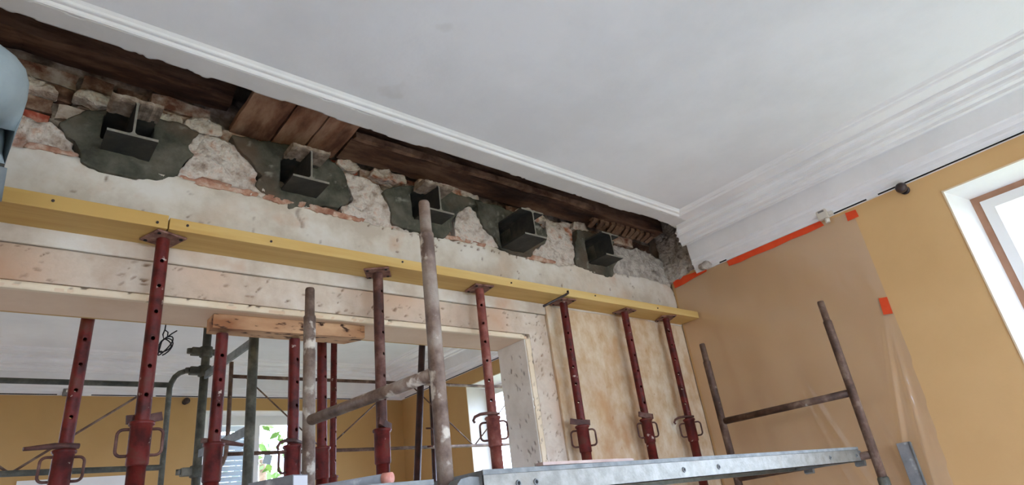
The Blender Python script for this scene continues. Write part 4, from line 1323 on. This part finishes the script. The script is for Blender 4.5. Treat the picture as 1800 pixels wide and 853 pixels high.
s = thing('sensor_box', 'small white sensor box stuck below the cornice beside the orange tape', 'sensor', (-0.018, -1.078, 2.915))
bm = bmesh.new(); box(bm, (-.032, -.030, -.026), (0, .030, .034), .006); obj('housing', bm, m_plastic, s)
bm = bmesh.new(); box(bm, (-.034, -.016, .012), (-.031, .016, .022)); obj('display', bm, m_grey_plastic, s)
bm = bmesh.new(); lathe(bm, [(.012, -.02), (.014, 0), (.010, .006)], 14); q = obj('sensor_head', bm, m_plastic, s); q.location = (-.016, -.012, -.032)
bm = bmesh.new(); box(bm, (-.024, -.052, -.018), (-.004, -.030, .004), .003); obj('cable_clip', bm, m_plastic, s)
s = thing('sensor_box', 'pale box below the far cornice of the next room', 'sensor', (-2.94, 3.582, 2.925))
bm = bmesh.new(); box(bm, (-.05, -.035, -.035), (.05, 0, .035), .006); obj('housing', bm, m_grey_plastic, s)
bm = bmesh.new(); box(bm, (-.03, -.037, -.01), (.03, -.034, .01)); obj('display', bm, m_plastic, s)
bm = bmesh.new()
bmesh.ops.create_icosphere(bm, subdivisions=3, radius=.034)
for v in bm.verts:
    v.co *= 1 + .35 * mnoise.noise(v.co * 40)
    v.co.x *= .7; v.co.y *= 1.3; v.co.z *= .8
o = obj('plaster_lump', bm, m_residue_grey); o.location = (-0.038, -0.30, 2.918)
tag(o, 'grey plaster lump clinging to the broken end of the cornice', 'plaster lump')


# orange tapes (a few millimetres proud of the film)
def tape(label, pts, w=.0075):
    bm = bmesh.new()
    A = [bm.verts.new((-w, y, z)) for y, z in pts]; B = [bm.verts.new((-w - .0012, y, z)) for y, z in pts]
    n = len(pts)
    for k in range(n):
        bm.faces.new((A[k], A[(k + 1) % n], B[(k + 1) % n], B[k]))
    bm.faces.new(A[::-1]); bm.faces.new(B)
    tag(obj('orange_tape', bm, m_tape), label, 'tape', 'orange tape holding the plastic sheet')


tape('long strip of orange tape under the cornice, left of the sensor box',
     [(-0.44, 2.862), (-0.435, 2.897), (-0.52, 2.899), (-0.70, 2.899), (-0.9, 2.899), (-1.045, 2.899), (-1.055, 2.866), (-0.95, 2.861), (-0.86, 2.864), (-0.74, 2.858), (-0.6, 2.862), (-0.52, 2.857)])
tape('short strip of orange tape at the room corner under the broken cornice', [(-0.022, 2.865), (-0.018, 2.915), (-0.10, 2.922), (-0.20, 2.914), (-0.285, 2.905), (-0.28, 2.888), (-0.18, 2.88), (-0.10, 2.868)])
tape('small orange tape patch right of the sensor box', [(-1.178, 2.835), (-1.180, 2.884), (-1.235, 2.879), (-1.238, 2.836)])
tape('lone orange tape square in the middle of the ochre wall', [(-1.172, 2.300), (-1.178, 2.386), (-1.218, 2.380), (-1.215, 2.292)])

# clear plastic sheet hanging on the right wall
FILM = [(-0.03, 0.02), (-0.02, 2.90), (-0.25, 2.905), (-0.5, 2.895), (-1.0, 2.895), (-1.215, 2.88), (-1.217, 2.15), (-1.205, 1.87), (-1.18, 1.48), (-1.12, 0.02)]


def film_w(u, v):
    a = 1 - np.clip((v - 0.6) / 2.3, 0, 1)
    f = 0.5 + 0.5 * np.sin((u + .18 * (2.9 - v)) * 26 + 2.2 * fbm(u, v * .3, 3, 5))

    def ridge(u0, slope, v0, wid, amp):
        d = (u - (u0 + slope * (v0 - v))) / wid
        return amp * np.clip(1 - abs(d), 0, 1) ** 1.3 * np.clip((v0 - v) * 3, 0, 1) * (.55 + .9 * fbm(u * 2, v, 6, int(abs(u0) * 100)) + .3)
    g = (ridge(-1.17, .21, 2.30, .022, .014) + ridge(-1.185, .10, 2.28, .018, .010) + ridge(-.63, -.31, 2.18, .030, .018)
         + ridge(-.60, -.20, 2.22, .014, .010) + ridge(-.95, -.12, 1.95, .03, .012) + ridge(-.30, -.25, 1.9, .02, .010))
    edge = np.interp(v, [0, 1.48, 1.87, 2.15, 2.88], [-1.12, -1.18, -1.205, -1.217, -1.215])
    k = np.clip((u - edge) / .05, 0, 1)
    return 0.0035 + (0.0025 + 0.012 * f * a ** 1.2 + g + .003 * fbm(u, v * .5, 9, 8)) * k


sheet('plastic_sheet', FILM, WALL_X, 0.009, m_film, None, wfun=film_w, depth=None, ragged=0.0, seed=55, smooth_it=4)
film = bpy.data.objects['plastic_sheet']
tag(film, 'clear plastic sheet taped over the ochre wall beside the corner', 'plastic sheet')

# grey strip standing against the sheet
t = thing('metal_float', 'grey flat metal strip standing upright against the plastic sheet', 'metal strip', (-0.055, -1.055, 0.0))
bm = bmesh.new(); box(bm, (-.012, -.031, 0), (0, .031, 1.69), .003); obj('blade', bm, m_greyboard, t)
bm = bmesh.new(); box(bm, (-.016, -.033, 1.45), (.001, -.026, 1.688), .002); obj('edge_strip', bm, m_galv_edge, t)
t.rotation_euler = (0, .008, 0)


# ------------------------------------------------------------------ outside: shutters and trees
sh = thing('louvred_shutter', 'pale louvred shutter outside the left half of the far window', 'shutter', (-1.87, YB + .34, .87))
W_, H_ = .42, 1.86
for lo, hi in (((0, 0, 0), (.05, .03, H_)), ((W_ - .05, 0, 0), (W_, .03, H_)), ((.05, 0, 0), (W_ - .05, .03, .06)), ((.05, 0, H_ - .06), (W_ - .05, .03, H_)), ((.05, 0, H_ / 2), (W_ - .05, .03, H_ / 2 + .05))):
    boxo('shutter_frame', lo, hi, m_shutter, sh)
bm = bmesh.new(); box(bm, (.05, -.004, -.022), (W_ - .05, .004, .022))
sl = None
k = 0
zz = .09
while zz < H_ - .08:
    if abs(zz - H_ / 2 - .025) > .05:
        if sl is None:
            o = obj('slat', bm, m_shutter, sh); sl = o.data
        else:
            o = link('slat', sl, None, sh)
        o.location = (0, .015, zz); o.rotation_euler = (.35, 0, 0)
    zz += .046
bm = bmesh.new(); box(bm, (0, -.0015, 0), (.075, 0, .085))
o = obj('window_sticker', bm, M('pale_blue_paper', [(.5, srgb(190, 206, 214))], rough=.6)); o.location = (-1.41, YB + .108, 2.34); o.rotation_euler = (0, .2, 0)
tag(o, 'pale blue sticker on the right pane of the far window', 'sticker')


def tree(label, loc, h, rad, seed, n=500):
    r = random.Random(seed)
    t = thing('tree', label, 'tree', loc, 'trees outside the windows')
    tube('trunk', [(0, 0, 0), (.05, .03, h * .4), (-.04, .05, h * .8)], [.1, .08, .04], m_bark, t, 10)
    bm = bmesh.new()
    for _ in range(n):
        while True:
            p = Vector((r.uniform(-1, 1), r.uniform(-1, 1), r.uniform(-1, 1)))
            if p.length < 1:
                break
        c = Vector((p.x * rad, p.y * rad, h * .72 + p.z * h * .33))
        a, b = Vector((r.uniform(-1, 1), r.uniform(-1, 1), r.uniform(-1, 1))).normalized(), Vector((r.uniform(-1, 1), r.uniform(-1, 1), r.uniform(-1, 1)))
        b = (b - a * b.dot(a)).normalized()
        s = r.uniform(.05, .11)
        v = [bm.verts.new(c + a * s), bm.verts.new(c + b * s * .5), bm.verts.new(c - a * s), bm.verts.new(c - b * s * .5)]
        bm.faces.new(v)
    f = obj('foliage', bm, m_leaf, t, normals=False)
    f['kind'] = 'stuff'


tree('leafy tree seen through the far window of the next room', (-0.35, 6.6, -.6), 4.2, 1.1, 1, 420)
tree('leafy tree outside the window in the right wall', (4.4, -3.0, -.6), 4.6, 1.5, 2, 420)

# ------------------------------------------------------------------ person at the left edge
pers = thing('person', 'person in a grey-blue shirt and dark trousers bending over on the scaffold deck', 'person', (-3.61, -0.40, 1.7185))
PO = Vector((-3.60, -0.40, 1.7185))


def skin_mesh(name, chains, root, mat, parent, sub=2):
    """chains: list of lists of (key, (x,y,z) world, radius); equal keys are joined."""
    idx, co, rad, edges = {}, [], [], []
    for ch in chains:
        prev = None
        for key, p, r in ch:
            if key not in idx:
                idx[key] = len(co); co.append(Vector(p) - PO); rad.append(r if isinstance(r, tuple) else (r, r))
            if prev is not None:
                edges.append((idx[prev], idx[key]))
            prev = key
    me = bpy.data.meshes.new(name)
    me.from_pydata([tuple(c) for c in co], edges, [])
    o = link(name, me, mat, parent)
    md = o.modifiers.new('Skin', 'SKIN'); md.use_smooth_shade = True
    md.branch_smoothing = .6
    for i, rr in enumerate(rad):
        me.skin_vertices[0].data[i].radius = rr
    me.skin_vertices[0].data[idx[root]].use_root = True
    ms = o.modifiers.new('Subdivision', 'SUBSURF'); ms.levels = sub; ms.render_levels = sub
    return o


# joints (facing -x, bent forward, left arm nearest the camera)
J = dict(pelvis=(-3.625, -.40, 2.37), waist=(-3.62, -.40, 2.48), chest=(-3.63, -.40, 2.64), upper=(-3.675, -.40, 2.755), neck=(-3.745, -.40, 2.835), head0=(-3.80, -.40, 2.89), head1=(-3.85, -.40, 2.97),
         shL=(-3.60, -.575, 2.752), elL=(-3.735, -.62, 2.53), wrL=(-3.93, -.56, 2.62), shR=(-3.68, -.225, 2.755), elR=(-3.83, -.20, 2.56), wrR=(-4.02, -.24, 2.68),
         hipL=(-3.60, -.49, 2.31), knL=(-3.86, -.50, 2.10), anL=(-3.63, -.50, 1.80), hipR=(-3.60, -.31, 2.31), knR=(-3.90, -.33, 2.12), anR=(-3.70, -.33, 1.80))
hand = []
for side, sgn in (('L', -1), ('R', 1)):
    w = Vector(J['wr' + side]); e = Vector(J['el' + side])
    d = (w - e).normalized(); s = Vector((0, 1, 0)); up = d.cross(s).normalized()
    palm = w + d * .055
    hand.append([('wr' + side, J['wr' + side], .026), ('palm' + side, tuple(palm), (.036, .018))])
    for k, (off, ln) in enumerate(((-.028, .06), (-.010, .072), (.010, .068), (.028, .052))):
        b = palm + s * off + d * .03
        m_ = b + d * ln * .5 - up * .004; t_ = b + d * ln * .85 - up * .022
        hand.append([('palm' + side, None, .02), ('k%d' % k + side, tuple(b), .0095), ('m%d' % k + side, tuple(m_), .009), ('t%d' % k + side, tuple(t_), .0075)])
    th = palm - d * .02 - s * sgn * .035
    hand.append([('palm' + side, None, .02), ('th' + side, tuple(th), .012), ('th2' + side, tuple(th + d * .035 - s * sgn * .015), .010), ('th3' + side, tuple(th + d * .06 - s * sgn * .012), .008)])
body = [[(k, J[k], r) for k, r in (('pelvis', (.085, .12)), ('waist', (.078, .12)), ('chest', (.09, .14)), ('upper', (.07, .11)), ('neck', .055), ('head0', (.085, .075)), ('head1', (.09, .078)))],
        [('head0', None, 0), ('nose', (-3.905, -.40, 2.885), .012)],
        [('upper', None, 0), ('shL', J['shL'], .045), ('elL', J['elL'], .042), ('wrL', J['wrL'], .028)],
        [('upper', None, 0), ('shR', J['shR'], .045), ('elR', J['elR'], .042), ('wrR', J['wrR'], .028)],
        [('pelvis', None, 0), ('hipL', J['hipL'], .085), ('knL', J['knL'], .055), ('anL', J['anL'], .038), ('toeL', (-3.80, -.51, 1.755), .03)],
        [('pelvis', None, 0), ('hipR', J['hipR'], .085), ('knR', J['knR'], .055), ('anR', J['anR'], .038), ('toeR', (-3.87, -.33, 1.755), .03)]] + hand
skin_mesh('body', body, 'pelvis', m_skin, pers)
shirt = [[('hem', (-3.668, -.40, 2.455), (.084, .145)), ('hem2', (-3.662, -.40, 2.48), (.094, .15)), ('waist', (-3.650, -.40, 2.55), (.094, .15)), ('chest', (-3.644, -.40, 2.64), (.11, .17)), ('upper', (-3.67, -.40, 2.745), (.095, .15)), ('collar', (-3.725, -.40, 2.815), .068)],
         [('upper', None, 0), ('slL0', (-3.572, -.545, 2.768), .110), ('slL1', (-3.598, -.575, 2.70), .100), ('slL2', (-3.638, -.592, 2.635), .088)],
         [('upper', None, 0), ('slR0', (-3.68, -.235, 2.745), .10), ('slR1', (-3.745, -.215, 2.66), .086)]]
skin_mesh('shirt', shirt, 'chest', m_shirt, pers)
tr = [[('top', (-3.625, -.40, 2.45), (.082, .135)), ('pelvis', (-3.622, -.40, 2.345), (.10, .15))],
      [('pelvis', None, 0), ('hipL', J['hipL'], .098), ('knL', J['knL'], .066), ('cufL', (-3.655, -.50, 1.83), .058)],
      [('pelvis', None, 0), ('hipR', J['hipR'], .098), ('knR', J['knR'], .066), ('cufR', (-3.72, -.33, 1.83), .058)]]
skin_mesh('trousers', tr, 'pelvis', m_trousers, pers)
for nm, a, b in (('shoe', (-3.61, -.50), (-3.82, -.51)), ('shoe', (-3.68, -.33), (-3.89, -.33))):
    skin_mesh(nm, [[('heel', (a[0] + .01, a[1], 1.767), (.045, .045)), ('mid', ((a[0] + b[0]) / 2, a[1], 1.768), (.044, .046)), ('toe', (b[0], b[1], 1.757), (.034, .036))]], 'mid', m_shoe, pers, 2)
bm = bmesh.new()
bmesh.ops.create_uvsphere(bm, u_segments=20, v_segments=12, radius=.102)
bmesh.ops.delete(bm, geom=[v for v in bm.verts if v.co.z < -.03 and v.co.x < .04 or v.co.z < -.075], context='VERTS')
for v in bm.verts:
    v.co.y *= .86
    v.co *= 1 + .06 * mnoise.noise(v.co * 40)
h = obj('hair', bm, m_hair, pers, smooth=True); h.location = Vector((-3.832, -.40, 2.955)) - PO; h.rotation_euler = (0, .25, 0)
for s in (-1, 1):
    bm = bmesh.new(); bmesh.ops.create_uvsphere(bm, u_segments=10, v_segments=8, radius=.012)
    e = obj('eye', bm, m_label, pers, smooth=True); e.location = Vector((-3.905, -.40 + s * .032, 2.925)) - PO
    bm = bmesh.new(); bmesh.ops.create_uvsphere(bm, u_segments=10, v_segments=8, radius=.022)
    for v in bm.verts:
        v.co.y *= .4; v.co.z *= 1.4
    e = obj('ear', bm, m_skin, pers, smooth=True); e.location = Vector((-3.815, -.40 + s * .082, 2.925)) - PO
